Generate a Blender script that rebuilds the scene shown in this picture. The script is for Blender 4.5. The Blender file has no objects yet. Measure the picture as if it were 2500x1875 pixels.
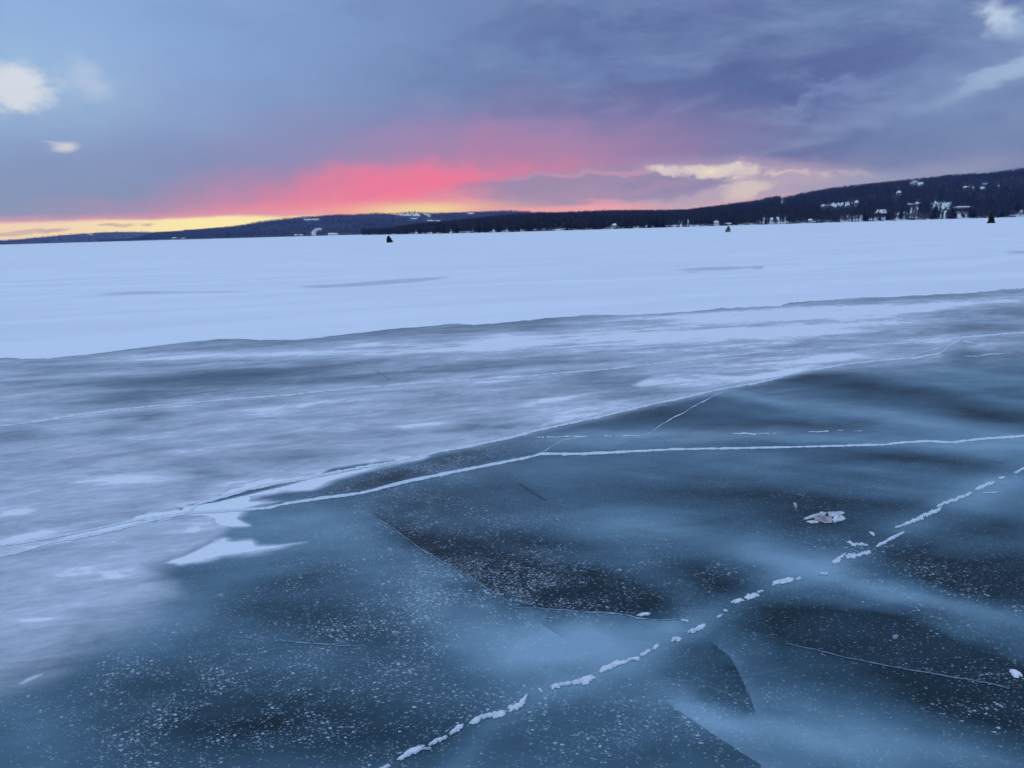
import bpy, math, random
import numpy as np
from mathutils import Vector, Matrix
C = bpy.context.scene.collection
rng = np.random.default_rng(7)
random.seed(7)

# ------------------------------------------------------------------ camera
H = 1.6                       # eye height above the ice
F = 2100.0                    # focal length in photo pixels (photo 2500 x 1875)
PITCH = math.atan(376.5 / F); ROLL = -math.atan(0.0285)
cd = bpy.data.cameras.new('camera'); cam = bpy.data.objects.new('camera', cd); C.objects.link(cam)
cd.sensor_width = 36; cd.lens = 36 * F / 2500; cd.clip_start = 0.05; cd.clip_end = 40000
RM = Matrix.Rotation(math.pi/2 - PITCH, 3, 'X') @ Matrix.Rotation(ROLL, 3, 'Z')
cam.matrix_world = Matrix.Translation((0, 0, H)) @ RM.to_4x4()
bpy.context.scene.camera = cam
R3 = np.array(RM)

def direc(px, py):
    px = np.asarray(px, float); py = np.asarray(py, float)
    v = np.stack([(px-1250)/F, -(py-937.5)/F, -np.ones_like(px+py)], -1)
    return v @ R3.T
def ground(px, py):           # survey of the photo: pixel -> point on the ice
    d = direc(px, py); t = -H / d[..., 2]
    return d[..., 0]*t, d[..., 1]*t
def survey(X, Y, Z=0):        # point -> survey pixel
    p = np.stack([X, Y, Z - H + 0*X], -1) @ R3
    w = -p[..., 2]; ok = w > 0.05; w = np.where(ok, w, 1)
    return 1250 + F*p[..., 0]/w, 937.5 - F*p[..., 1]/w, ok
def azel(px, py):
    d = direc(px, py); d = d / np.linalg.norm(d, axis=-1, keepdims=True)
    return np.arctan2(d[..., 0], d[..., 1]), np.arcsin(d[..., 2])
def yhor(x): return 937.5 - F*0 - 376.5 - 0.0285*(np.asarray(x, float)-1250)

def lin(r, g, b):
    f = lambda c: (c/255)/12.92 if c/255 <= .04045 else ((c/255+.055)/1.055)**2.4
    return (f(r), f(g), f(b), 1)

# ------------------------------------------------------------------ view, sky
sc = bpy.context.scene
sc.view_settings.view_transform = 'Standard'; sc.view_settings.look = 'None'
sc.view_settings.exposure = 0.0; sc.view_settings.gamma = 1
sc.cycles.max_bounces = 4; sc.cycles.diffuse_bounces = 2; sc.cycles.glossy_bounces = 2; sc.cycles.volume_bounces = 0
world = bpy.data.worlds.new('World'); sc.world = world; world.use_nodes = True
world.cycles.sampling_method = 'MANUAL'; world.cycles.sample_map_resolution = 256
class NT:
    def __init__(s, nt): s.nt = nt
    def n(s, typ, **kw):
        n = s.nt.nodes.new(typ)
        for k, v in kw.items(): setattr(n, k, v)
        return n
    def L(s, a, b): s.nt.links.new(a, b)
    def put(s, sock, v):
        if isinstance(v, bpy.types.NodeSocket): s.L(v, sock)
        else: sock.default_value = v
    def math(s, op, a, b=None, c=None, clamp=False):
        n = s.n('ShaderNodeMath', operation=op, use_clamp=clamp)
        s.put(n.inputs[0], a)
        if b is not None: s.put(n.inputs[1], b)
        if c is not None: s.put(n.inputs[2], c)
        return n.outputs[0]
    def mix(s, f, a, b, blend='MIX'):
        n = s.n('ShaderNodeMix', data_type='RGBA', blend_type=blend)
        s.put(n.inputs[0], f); s.put(n.inputs[6], a); s.put(n.inputs[7], b)
        return n.outputs[2]
    def mr(s, v, a, b, c=0.0, d=1.0, smooth=True):
        n = s.n('ShaderNodeMapRange', interpolation_type='SMOOTHSTEP' if smooth else 'LINEAR')
        s.put(n.inputs[0], v); s.put(n.inputs[1], a); s.put(n.inputs[2], b); s.put(n.inputs[3], c); s.put(n.inputs[4], d)
        return n.outputs[0]
    def noise(s, vec, scale, detail=4, rough=.5, dist=0, color=False):
        n = s.n('ShaderNodeTexNoise'); s.L(vec, n.inputs['Vector'])
        n.inputs['Scale'].default_value = scale; n.inputs['Detail'].default_value = detail
        n.inputs['Roughness'].default_value = rough; n.inputs['Distortion'].default_value = dist
        return n.outputs[1 if color else 0]
    def mapping(s, vec, loc=(0,0,0), rot=(0,0,0), sca=(1,1,1), typ='POINT'):
        n = s.n('ShaderNodeMapping', vector_type=typ); s.L(vec, n.inputs[0])
        n.inputs[1].default_value = loc; n.inputs[2].default_value = rot; n.inputs[3].default_value = sca
        return n.outputs[0]
    def comb(s, x, y, z=0.0):
        n = s.n('ShaderNodeCombineXYZ'); s.put(n.inputs[0], x); s.put(n.inputs[1], y); s.put(n.inputs[2], z)
        return n.outputs[0]
    def vm(s, op, a, b):
        n = s.n('ShaderNodeVectorMath', operation=op); s.put(n.inputs[0], a); s.put(n.inputs[1], b)
        return n.outputs[0]

def build_sky():
    nt = world.node_tree; nt.nodes.clear(); w = NT(nt)
    out = w.n('ShaderNodeOutputWorld'); bg = w.n('ShaderNodeBackground'); w.L(bg.outputs[0], out.inputs[0])
    tc = w.n('ShaderNodeTexCoord'); g = tc.outputs['Generated']
    sp = w.n('ShaderNodeSeparateXYZ'); w.L(g, sp.inputs[0])
    az = w.math('ARCTAN2', sp.outputs[0], sp.outputs[1]); el = w.math('ARCSINE', sp.outputs[2])
    P = w.comb(az, el)
    # cloud-like noises, flattened towards the horizon
    n_big = w.noise(w.mapping(P, sca=(2.2, 7, 1)), 1.6, 5, .55, .4)
    n_mid = w.noise(w.mapping(P, loc=(3, 1, 0), rot=(0, 0, .12), sca=(3, 11, 1)), 2.6, 5, .6, .8)
    warpc = w.noise(w.mapping(P, sca=(1, 1.6, 1)), 14, 6, .62, .3, color=True)
    warpn = w.vm('SUBTRACT', warpc, (0.5, 0.5, 0.5))
    def warped(a): return w.vm('ADD', P, w.vm('MULTIPLY', warpn, (a*1.4, a*.7, 0)))
    Pw = warped(.03); Pw2 = warped(.075); Pw3 = warped(.10)
    def blob(x, y, sx, sy, rot=0, soft=1.0, vec=None, hard=0.0):
        a, e = azel(x, y); a1, _ = azel(x+50, y); _, e1 = azel(x, y-50)
        a2 = abs(a1-a)/50*sx; e2 = abs(e1-e)/50*sy
        m = w.mapping(vec or Pw, loc=(float(a), float(e), 0), rot=(0, 0, math.radians(rot)), sca=(a2*2, e2*2, 1), typ='TEXTURE')
        gr = w.n('ShaderNodeTexGradient', gradient_type='SPHERICAL'); w.L(m, gr.inputs[0])
        return w.mr(gr.outputs[1], hard, soft)
    # base colours: left bright blue -> right slate
    az_l = float(azel(0, 300)[0]); az_r = float(azel(2500, 300)[0])
    wav = w.math('ADD', az, w.math('MULTIPLY', w.math('SUBTRACT', n_big, .5), .35))
    fx = w.mr(wav, az_l*1.0, az_r*.35, smooth=True)
    top = w.mix(fx, lin(143,176,230), lin(104,127,175))
    low = w.mix(fx, lin(138,154,208), lin(88,102,150))
    el_lo = float(azel(1250, 480)[1]); el_hi = float(azel(1250, 60)[1])
    fe = w.mr(w.math('ADD', el, w.math('MULTIPLY', w.math('SUBTRACT', n_mid, .5), .08)), el_lo, el_hi)
    col = w.mix(fe, low, top)
    # mottled cloud underside, stronger on the right
    dk = w.mr(n_mid, .42, .68); amt = w.mr(az, az_l*.6, az_r*.5)
    col = w.mix(w.math('MULTIPLY', dk, w.math('MULTIPLY', amt, .55)), col, lin(132,150,196))
    dk2 = w.mr(n_big, .58, .38)
    col = w.mix(w.math('MULTIPLY', dk2, w.math('MULTIPLY', amt, .45)), col, lin(88,102,158))
    def lay(col, b, rgb, a=1.0): return w.mix(w.math('MULTIPLY', b, a), col, lin(*rgb))
    dark = w.mr(n_mid, .30, .60, 1.0, .35)
    # slate bands
    col = lay(col, blob(1750, 215, 420, 60, 6, .8, Pw3), (80,94,144), .55)
    col = lay(col, blob(1900, 350, 520, 42, 3, .8, Pw3), (84,94,142), .65)
    col = lay(col, blob(1450, 250, 260, 70, 0, .9, Pw3), (100,112,164), .5)
    col = lay(col, blob(1350, 100, 200, 60, 0, .9, Pw3), (110,134,186), .4)
    col = lay(col, blob(1020, 330, 260, 60, 0, .9, Pw3), (128,142,200), .35)
    col = lay(col, blob(1500, 170, 160, 26, 8, .9, Pw3), (122,144,198), .4)
    col = lay(col, blob(2150, 270, 330, 26, 10, .9, Pw3), (128,146,200), .45)
    col = lay(col, blob(2020, 235, 160, 14, 14, .9, Pw3), (130,148,204), .5)
    mot = w.noise(w.mapping(P, loc=(1,4,0), rot=(0,0,-.25), sca=(1.5, 4.5, 1)), 5, 8, .62, .5)
    col = w.mix(w.math('MULTIPLY', w.mr(mot, .5, .68), w.math('ADD', w.math('MULTIPLY', amt, .28), .04)), col, lin(146,164,208))
    col = w.mix(w.math('MULTIPLY', w.mr(mot, .5, .34), w.math('ADD', w.math('MULTIPLY', amt, .36), .05)), col, lin(78,88,134))
    # rose and pink glow
    col = lay(col, blob(1230, 405, 470, 115, 0, .8, Pw2), (172,140,188), .6)
    col = lay(col, blob(780, 500, 500, 34, 2, .9, Pw2), (196,144,184), .7)
    col = lay(col, blob(1240, 400, 300, 72, 0, 1, Pw2), (190,126,162), .7)
    col = lay(col, blob(1050, 472, 400, 56, 0, .9, Pw2), (236,130,154), .92)
    col = lay(col, blob(900, 508, 330, 19, 1, .8), (250,142,156), .9)
    col = lay(col, blob(1040, 472, 240, 42, 0, .9, Pw2), (255,112,130), .97)
    col = lay(col, blob(1900, 415, 420, 22, 2, .8, Pw2), (134,116,168), .6)
    col = lay(col, blob(980, 500, 260, 22, 0, 1, Pw2), (255,146,128), .75)
    # lavender gap right of the glow and its clouds
    col = lay(col, blob(1480, 505, 330, 36, 0, .55), (244,158,176), .9)
    col = lay(col, blob(1840, 478, 250, 54, -4, .5), (190,172,206), .95)
    col = lay(col, blob(2100, 455, 260, 22, 8, .7), (170,160,202), .7)
    col = lay(col, blob(1760, 512, 190, 16, 4, .7), (228,180,200), .6)
    col = lay(col, blob(1470, 448, 230, 28, 2, .5, Pw2), (160,138,176), .95)
    col = lay(col, blob(1620, 457, 110, 15, 4, .5, Pw), (144,130,174), .85)
    col = lay(col, blob(1400, 483, 190, 11, 4, .6, Pw2), (176,144,180), .85)
    col = lay(col, blob(1480, 424, 190, 7, 0, .9, Pw2), (206,158,188), .7)
    wisp = w.noise(w.mapping(P, sca=(1, 2.2, 1)), 55, 6, .62, .6)
    wm = w.mr(wisp, .40, .56)
    bright = w.mr(w.math('ADD', blob(1740, 424, 115, 18, -3, .9, Pw2), w.math('MULTIPLY', w.math('SUBTRACT', wisp, .5), 1.3)), .18, .95)
    col = lay(col, bright, (236,226,240), .9)
    col = lay(col, blob(1735, 422, 22, 7, 0, 1, Pw2), (255,246,214), .7)
    col = lay(col, w.math('MULTIPLY', blob(1835, 464, 40, 12, 0, .6, Pw2), 1.0), (236,222,228), .7)
    col = lay(col, w.math('MULTIPLY', blob(1960, 426, 140, 6, -4, .9, Pw2), wm), (226,206,216), .65)
    # yellow clear strip under the cloud deck
    elw = w.math('ADD', el, w.math('MULTIPLY', w.math('SUBTRACT', w.noise(w.mapping(P, sca=(1, 3, 1)), 9, 6, .6), .5), .012))
    e_top = w.mr(az, float(azel(0,500)[0]), float(azel(700,500)[0]), float(azel(0,545)[1]), float(azel(700,530)[1]), smooth=False)
    below = w.mr(w.math('SUBTRACT', elw, e_top), .0035, -.0015)
    lim = w.mr(az, float(azel(850,500)[0]), float(azel(760,500)[0]))
    strip = w.math('MULTIPLY', below, lim)
    ycol = w.mix(w.mr(az, float(azel(80,500)[0]), float(azel(480,500)[0])), (1.05,.85,.62,1), (1.15,1.05,.48,1))
    halo = w.math('MULTIPLY', w.mr(w.math('SUBTRACT', elw, e_top), .010, .0), w.math('MULTIPLY', lim, .8))
    col = w.mix(halo, col, lin(238,168,186))
    col = w.mix(strip, col, ycol)
    ycol = ycol
    for (x, y, s, t) in ((60,566,60,4), (135,564,30,3), (300,548,22,3), (362,549,14,3), (268,549,12,2)):
        col = lay(col, blob(x, y, s, t, 0, .6), (206,180,168), .7)
    # orange light over the hill crest
    col = lay(col, blob(1030, 512, 190, 16, 0, .9, P), (255,190,140), .95)
    col = lay(col, blob(1020, 514, 95, 12, 0, .9, P), (255,232,140), .95)
    col = lay(col, blob(1380, 512, 170, 8, 0, .8, P), (255,176,170), .8)
    # bright breaks, left
    col = lay(col, blob(60, 190, 240, 110, 0, .9, Pw2), (160,194,236), .6)
    holel = w.mr(w.math('ADD', blob(26, 214, 92, 54, 0, .9, Pw2), w.math('MULTIPLY', w.math('SUBTRACT', wisp, .5), .5)), .12, .85)
    col = lay(col, holel, (219,226,246), .93)
    col = lay(col, blob(205, 200, 42, 36, 0, .8, Pw2), (180,200,238), .8)
    col = lay(col, blob(150, 364, 28, 10, 6, 1, Pw), (222,224,238), .9)
    col = lay(col, blob(128, 356, 26, 5, -12, 1, Pw), (196,208,236), .7)
    # bright breaks, right
    col = lay(col, blob(2400, 230, 300, 130, 25, .95, Pw3), (132,156,206), .6)
    col = lay(col, blob(2440, 45, 38, 38, 0, 1, Pw2), (198,216,246), .9)
    col = lay(col, blob(2500, 60, 50, 34, 0, 1, Pw2), (160,186,230), .7)
    col = lay(col, blob(2490, 160, 90, 20, 22, .8, Pw2), (176,200,240), .8)
    col = lay(col, blob(2400, 205, 110, 20, 22, 1, Pw2), (150,176,222), .7)
    # higher sky above the frame: unseen, brightened to light the snow and ice, faint blue
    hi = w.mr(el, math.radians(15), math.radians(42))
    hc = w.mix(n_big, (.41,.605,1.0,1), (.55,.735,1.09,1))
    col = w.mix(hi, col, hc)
    back = w.mr(w.math('ABSOLUTE', az), 1.1, 2.2)
    col = w.mix(w.math('MULTIPLY', back, w.math('SUBTRACT', 1, hi)), col, lin(160,188,236))
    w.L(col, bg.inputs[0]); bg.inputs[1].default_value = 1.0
build_sky()

# the sun has just gone behind the hill under the yellow glow
SUN_AZ = float(azel(1020, 520)[0]); SUN_EL = math.radians(1.5)
sd = bpy.data.lights.new('sun', 'SUN'); sun = bpy.data.objects.new('sun', sd); C.objects.link(sun)
sd.energy = 0.01; sd.angle = math.radians(14); sd.color = (1, .62, .6)
sv = Vector((math.sin(SUN_AZ)*math.cos(SUN_EL), math.cos(SUN_AZ)*math.cos(SUN_EL), math.sin(SUN_EL)))
sun.rotation_euler = sv.to_track_quat('Z', 'Y').to_euler()
sun.location = (0, 0, 50)

# ------------------------------------------------------------------ helpers
def tag(o, label=None, cat=None, group=None, kind=None):
    if label: o['label'] = label
    if cat: o['category'] = cat
    if group: o['group'] = group
    if kind: o['kind'] = kind
    return o
def mesh_obj(name, V, Fc, mat, parent=None, attrs=None, smooth=False, midx=None, mats=None):
    me = bpy.data.meshes.new(name)
    V = np.asarray(V, np.float32); me.vertices.add(len(V)); me.vertices.foreach_set('co', V.ravel())
    if isinstance(Fc, np.ndarray):
        k = Fc.shape[1]; nf = len(Fc)
        me.loops.add(nf*k); me.loops.foreach_set('vertex_index', Fc.astype(np.int32).ravel())
        me.polygons.add(nf); me.polygons.foreach_set('loop_start', np.arange(0, nf*k, k, dtype=np.int32))
        try: me.polygons.foreach_set('loop_total', np.full(nf, k, np.int32))
        except Exception: pass
    else:
        me.clear_geometry(); me.from_pydata([tuple(map(float, v)) for v in V], [], Fc)
    for a, arr in (attrs or {}).items():
        at = me.attributes.new(a, 'FLOAT', 'POINT'); at.data.foreach_set('value', np.asarray(arr, np.float32).ravel())
    me.update(calc_edges=True)
    if len(V) < 5000: me.validate()
    for m in (mats or [mat]): me.materials.append(m)
    if midx is not None: me.polygons.foreach_set('material_index', np.asarray(midx, np.int32))
    if smooth: me.polygons.foreach_set('use_smooth', np.ones(len(me.polygons), bool))
    o = bpy.data.objects.new(name, me); C.objects.link(o)
    if parent: o.parent = parent
    return o
def empty(name, loc=(0,0,0), rz=0):
    o = bpy.data.objects.new(name, None); C.objects.link(o); o.location = loc; o.rotation_euler = (0,0,rz)
    o.empty_display_size = .2
    return o
def mat(name):
    m = bpy.data.materials.new(name); m.use_nodes = True; m.node_tree.nodes.clear(); w = NT(m.node_tree)
    out = w.n('ShaderNodeOutputMaterial'); b = w.n('ShaderNodeBsdfPrincipled'); w.L(b.outputs[0], out.inputs[0])
    return m, w, b
def simple(name, c1, c2=None, scale=5, rough=.8, spec=.3):
    m, w, b = mat(name); tc = w.n('ShaderNodeTexCoord')
    f = w.noise(tc.outputs['Object'], scale, 5, .6)
    w.L(w.mix(f, (*c1, 1), (*(c2 or c1), 1)), b.inputs['Base Color'])
    b.inputs['Roughness'].default_value = rough; b.inputs['Specular IOR Level'].default_value = spec
    return m

# ------------------------------------------------------------------ ice fields (survey -> values)
def T(pts, which):            # crop coordinates used while surveying -> photo pixels
    k = .56510
    ox, oy = {'P': (0,600), 'Q': (1250,600), 'R': (0,1240), 'S': (1250,1240), 'N': (380,1050)}[which]
    if which == 'N': k = .33454
    return [(ox+x*k, oy+y*k) for x, y in pts]
def G(x, y, cx, cy, sx, sy, rot=0):
    c, s = math.cos(math.radians(rot)), math.sin(math.radians(rot))
    dx, dy = x-cx, y-cy; u = (dx*c + dy*s)/sx; v = (-dx*s + dy*c)/sy
    return np.exp(-.5*(u*u+v*v))
def sdist(x, y, pts):         # distance to a polyline and side (+ = below/right of its direction)
    best = np.full(x.shape, 1e9); side = np.zeros(x.shape); par = np.zeros(x.shape)
    n = len(pts)-1
    for i in range(n):
        (ax, ay), (bx, by) = pts[i], pts[i+1]; ex, ey = bx-ax, by-ay; L = math.hypot(ex, ey)+1e-9
        t = np.clip(((x-ax)*ex+(y-ay)*ey)/(L*L), 0, 1); dx, dy = x-ax-t*ex, y-ay-t*ey
        d = np.hypot(dx, dy); m = d < best
        best = np.where(m, d, best); side = np.where(m, np.sign(ex*dy-ey*dx), side); par = np.where(m, (i+t)/n, par)
    return best, side, par
def inside(x, y, poly):       # signed distance, + inside
    d, _, _ = sdist(x, y, poly+[poly[0]]); c = np.zeros(x.shape, bool)
    j = len(poly)-1
    for i in range(len(poly)):
        (xi, yi), (xj, yj) = poly[i], poly[j]
        if yi != yj: c ^= ((yi > y) != (yj > y)) & (x < (xj-xi)*(y-yi)/(yj-yi)+xi)
        j = i
    return np.where(c, d, -d)
def sst(v, a, b):
    t = np.clip((v-a)/(b-a), 0, 1); return t*t*(3-2*t)

LAT = np.random.default_rng(21).random((256, 256))
def vn(X, Y, sc, o=4, dx=0, dy=0):
    out = 0; amp = 1; tot = 0
    for k in range(o):
        u, v = X*sc+dx+k*17.3, Y*sc+dy+k*9.1; i, j = np.floor(u).astype(int), np.floor(v).astype(int); a, b = u-i, v-j
        a = a*a*(3-2*a); b = b*b*(3-2*b); L_ = lambda p, q: LAT[p % 256, q % 256]
        out = out+amp*((L_(i,j)*(1-a)+L_(i+1,j)*a)*(1-b)+(L_(i,j+1)*(1-a)+L_(i+1,j+1)*a)*b); tot += amp; amp *= .55; sc *= 2.05
    return out/tot-.5
WIND0 = math.radians(17)
SNOWLINE = [(-900,935),(-300,893),(-60,880),(17,873),(56,877),(113,875),(226,864),(339,850),(452,836),(537,828),(588,827),(639,831),(718,830),(791,823),(961,803),(1074,794),(1108,790),(1158,793),(1250,786),(1335,776),(1476,768),(1646,764),(1759,755),(1900,747),(1945,738),(2069,729),(2211,723),(2380,716),(2454,706),(2500,703),(2800,690),(3500,650)]
CR2 = T([(0,212),(130,180),(230,148),(330,130),(450,108),(560,80),(640,58),(750,35),(820,18)],'R') + T([(850,1118),(950,1090),(1040,1062),(1200,1025),(1300,1010),(1420,985),(1550,960),(1700,935),(1900,890),(2050,862),(2212,828)],'P') + T([(100,800),(250,768),(400,735),(550,698),(750,655),(900,620),(1050,595),(1250,545),(1400,520),(1500,505),(1590,497),(1750,483),(1850,465),(1900,425),(1950,398)],'Q')
CR3 = T([(0,165),(100,150),(280,118),(400,95),(550,60),(700,38),(850,20),(1000,12),(1150,2)],'R') + T([(1250,1112),(1400,1090),(1560,1070),(1750,1020),(1900,990),(2100,950),(2212,928)],'P') + T([(60,917),(125,900),(300,900),(500,890),(700,880),(1000,875),(1300,868),(1600,860),(1700,850),(1790,845),(1900,850),(2000,838),(2212,822),(2500,800)],'Q')
CR1 = T([(-200,800),(0,780),(120,765),(300,738),(500,710),(700,690),(1000,663),(1250,645),(1500,618),(1700,602),(1900,588),(2212,572)],'P') + T([(230,548),(460,530),(620,510),(850,485),(1100,458),(1400,440),(1700,420),(1880,402),(2000,392),(2212,375),(2500,350)],'Q')
CR1B = T([(700,660),(900,630),(1100,605),(1300,590),(1500,568),(1700,552),(2000,535),(2212,518)],'P')

FROSTZONE = list(SNOWLINE)[::-1] + [(-900,1900),(-500,1800),(0,1658),(56,1635),(113,1618),(164,1579),(226,1545),(294,1522),(367,1477),(407,1438),(350,1381),(400,1368),(500,1330),(560,1290),(600,1245)] + [p for p in CR2 if p[0] > 600] + [(2420,850),(2600,840),(3500,800)]

E1 = T([(1560,0),(1700,90),(1820,180),(1950,255),(2100,345),(2212,420)],'R') + T([(0,432),(130,436),(340,452),(450,456),(530,476),(640,488),(760,480)],'S')
E1a = E1[:6]; E1b = E1[6:]
E3 = T([(850,570),(940,640),(990,730),(1030,820),(1060,905)],'S')
E4 = T([(650,830),(800,930),(950,1030),(1090,1120),(1300,1260)],'S')
E5 = T([(1180,590),(1300,612),(1450,650),(1600,680),(1800,715),(2000,750),(2200,785)],'S')
E6 = T([(120,500),(200,550),(262,590)],'S')
DIAG = T([(-400,1300),(-60,900),(40,850),(210,770),(340,735),(460,680),(600,625),(720,565),(800,520),(980,405),(1180,318),(1340,287),(1450,215),(1545,190),(1660,115),(1850,0)],'S') + T([(1980,1070),(2110,1007),(2212,965),(2500,850)],'Q')

DARKF = [(186,897,130,12,-3,.34),(620,905,200,24,-4,.46),(509,939,200,22,-4,.30),(283,973,70,12,-3,.34),(367,1015,70,9,-3,.4),(565,990,150,7,-6,.25),(34,1063,60,18,-8,.32),(283,1046,120,10,-5,.2),(503,1156,32,8,0,.4),(706,1114,60,13,-8,.24),(1074,962,80,20,0,.2),(1204,1035,75,13,-5,.55),(1504,930,110,14,0,.55),(1540,962,130,12,-3,.55),(1391,882,120,9,-2,.28),(1674,843,90,6,-5,.28),(1306,792,60,9,-3,.36),(1521,778,80,4,0,.25),(1843,795,80,4,-3,.34),(2210,731,180,5,-3,.34),(2436,764,120,12,-3,.46),(2352,798,90,8,-3,.34),(2352,862,100,8,0,.36),(2239,851,60,5,-5,.3),(537,838,200,7,-3,.34),(760,842,160,7,-3,.3),(960,812,150,7,-4,.3),(1120,802,130,9,-2,.3),(85,888,110,5,-3,.22),(1150,890,120,10,-3,.25),(900,925,90,10,-4,.22),(2480,815,90,16,0,.35),(120,940,120,8,-4,.22),(60,925,90,5,-4,.25),(680,1080,180,10,-5,.12),(1980,850,140,8,-4,.2),(1350,846,150,10,-3,.16)]
WHITEF = [(509,868,170,5,-3,.4),(791,857,100,7,-3,.4),(915,840,60,4,-3,.4),(1158,851,130,7,-4,.4),(1232,826,60,10,-2,.35),(678,892,60,3,-3,.35),(170,917,160,4,-3,.3),(1617,772,120,8,-2,.3),(1646,812,220,12,-2,.3),(1985,772,200,15,-3,.36),(2267,752,150,7,-3,.3),(2310,829,60,6,-4,.4),(2385,848,50,5,3,.4),(1386,970,70,4,-8,.5),(1646,942,90,5,-5,.4),(1910,912,60,5,-10,.3),(1889,953,60,3,-2,.35),(446,1001,45,10,-4,.3),(305,1171,50,8,-3,.3),(610,1085,80,2.5,-5,.35),(1034,1036,50,3,-5,.35),(452,1103,40,4,0,.25),(1420,1000,140,26,-12,.15),(60,1500,220,60,-20,.03),(250,1180,260,50,0,.05),(60,1310,60,6,-12,.3),(60,1250,60,8,-6,.25),(275,1405,20,4,0,.3),(90,1513,40,3,-3,.3),(1240,1030,60,4,-5,.2),(620,1215,200,22,-14,.12),(1870,920,300,10,-16,.1)]
DARKM = [(1110,1225,170,34,5,.26),(1290,1420,150,45,20,.55),(1120,1345,110,28,15,.55),(1420,1440,110,40,15,.5),(1560,1465,60,22,15,.45),(1323,1313,120,26,5,.5),(1730,1392,100,34,12,.25),(1747,1426,90,28,15,.35),(1956,1290,190,32,10,.36),(1960,1240,150,26,5,.2),(2267,1375,180,38,18,.5),(2352,1426,80,20,20,.35),(2425,1291,90,24,0,.4),(2480,1390,80,60,20,.35),(2050,1545,170,40,14,.62),(2250,1600,220,40,15,.62),(1800,1500,120,40,20,.25),(2420,1640,120,35,15,.4),(2380,1730,250,60,18,.55),(2069,1680,200,50,10,.32),(1700,1664,120,50,35,.42),(1850,1600,130,50,20,.15),(2041,925,170,22,8,.5),(1960,905,70,12,-5,.3),(2352,995,150,18,12,.46),(2465,1018,80,14,12,.35),(1759,1020,130,18,2,.36),(2041,1038,120,9,-2,.46),(1900,1035,80,10,0,.25),(1504,1029,140,16,-8,.32),(1674,990,120,14,-12,.34),(1650,1100,300,10,-1,.16),(2295,1131,170,14,4,.5),(2150,1120,150,10,0,.3),(1871,1210,220,26,3,.3),(1158,1114,90,18,-8,.46),(960,1165,120,16,-16,.46),(876,1540,150,42,15,.42),(735,1404,100,20,-5,.32),(622,1489,90,26,5,.25),(700,1440,160,30,0,.1),(620,1690,300,60,5,.28),(509,1790,320,60,-5,.3),(860,1760,200,80,0,.3),(1130,1650,100,30,-5,.3),(1420,1800,200,60,10,.2),(960,1370,60,30,30,.18),(1550,1190,300,20,2,.12),(2200,1240,140,18,3,.15),(1330,1510,40,30,10,.2),(1290,1200,60,14,20,.14)]
LITEM = [(1250,1610,150,42,-8,.34),(1420,1575,150,36,-12,.3),(1150,1570,120,30,-8,.14),(1930,1810,260,30,14,.26),(1700,1740,150,30,30,.18),(1985,1340,110,34,-8,.3),(2098,1420,220,26,16,.24),(2380,1500,220,26,16,.24),(1850,1300,60,40,30,.14),(2267,1035,220,18,8,.26),(2408,1090,150,24,0,.22),(2100,1075,300,12,2,.2),(1520,1060,180,9,-2,.22),(700,1285,160,36,-6,.18),(848,1315,130,50,10,.2),(395,1511,150,52,-15,.26),(560,1330,120,40,0,.1),(60,1790,120,150,0,.18),(1560,1290,200,30,3,.16),(1480,1180,150,40,0,.1),(2210,1835,300,26,10,.2),(2450,1200,90,30,-10,.2),(1790,960,170,10,14,.2),(1650,1530,180,30,-25,.12),(2250,900,260,16,6,.14),(1850,975,240,10,8,.14),(1600,1080,420,14,-1,.10),(2350,950,160,10,10,.14),(1080,1500,90,60,30,.12),(2330,1560,50,14,15,.1),(1100,1160,60,20,0,.05)]
FLECKS = [(560,1760,330,110,0,.9),(1000,1560,200,90,0,.8),(1300,1440,170,70,12,1.),(1180,1240,220,50,0,.7),(980,1430,180,60,20,.5),(760,1440,160,50,0,.5),(420,1640,160,70,0,.5),(1450,1770,260,90,0,.7),(1700,1400,140,50,12,.45),(2267,1390,220,80,15,.45),(2420,1720,140,120,0,.5),(2050,1330,110,25,5,.4),(2100,1470,150,30,12,.35),(1160,1115,110,20,-10,.9),(960,1165,130,20,-16,.9),(1880,1195,200,30,0,.25),(2050,1560,160,30,12,.3),(2320,1140,150,20,0,.3),(850,1320,150,40,0,.35),(1700,1660,60,20,0,.2)]

SNOWPOLY = [T([(0,600),(220,552),(400,500),(560,410),(750,365),(1100,318),(1350,252),(1750,205),(2050,165),(1950,215),(1650,270),(1450,335),(1260,400),(1150,440),(950,462),(700,500),(1000,505),(820,550),(650,590),(600,640),(680,698),(560,708),(440,690),(420,640),(330,620),(180,632),(0,700)],'N'),
            T([(50,972),(120,930),(210,905),(260,880),(320,845),(430,792),(500,785),(560,802),(700,802),(750,822),(900,828),(1110,817),(900,872),(700,905),(500,925),(350,955),(180,992)],'N'),
            T([(120,172),(300,112),(500,62),(640,12),(800,0),(900,8),(760,42),(640,78),(520,92),(420,112),(300,152),(210,162)],'R'),
            T([(90,785),(130,765),(250,720),(420,695),(560,680),(400,728),(250,762),(120,790)],'Q'),
            T([(620,555),(700,545),(1050,555),(1250,535),(1090,580),(960,600),(700,600),(560,615),(500,605)],'Q'),
            T([(110,668),(220,650),(370,638),(340,650),(200,668)],'Q'),
            T([(800,85),(890,68),(860,92),(830,105)],'R'), T([(735,330),(830,305),(850,310),(770,330)],'R'),
            T([(925,375),(970,365),(960,382)],'R'),
            T([(75,762),(120,735),(185,715),(150,735),(100,760)],'R')]
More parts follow.
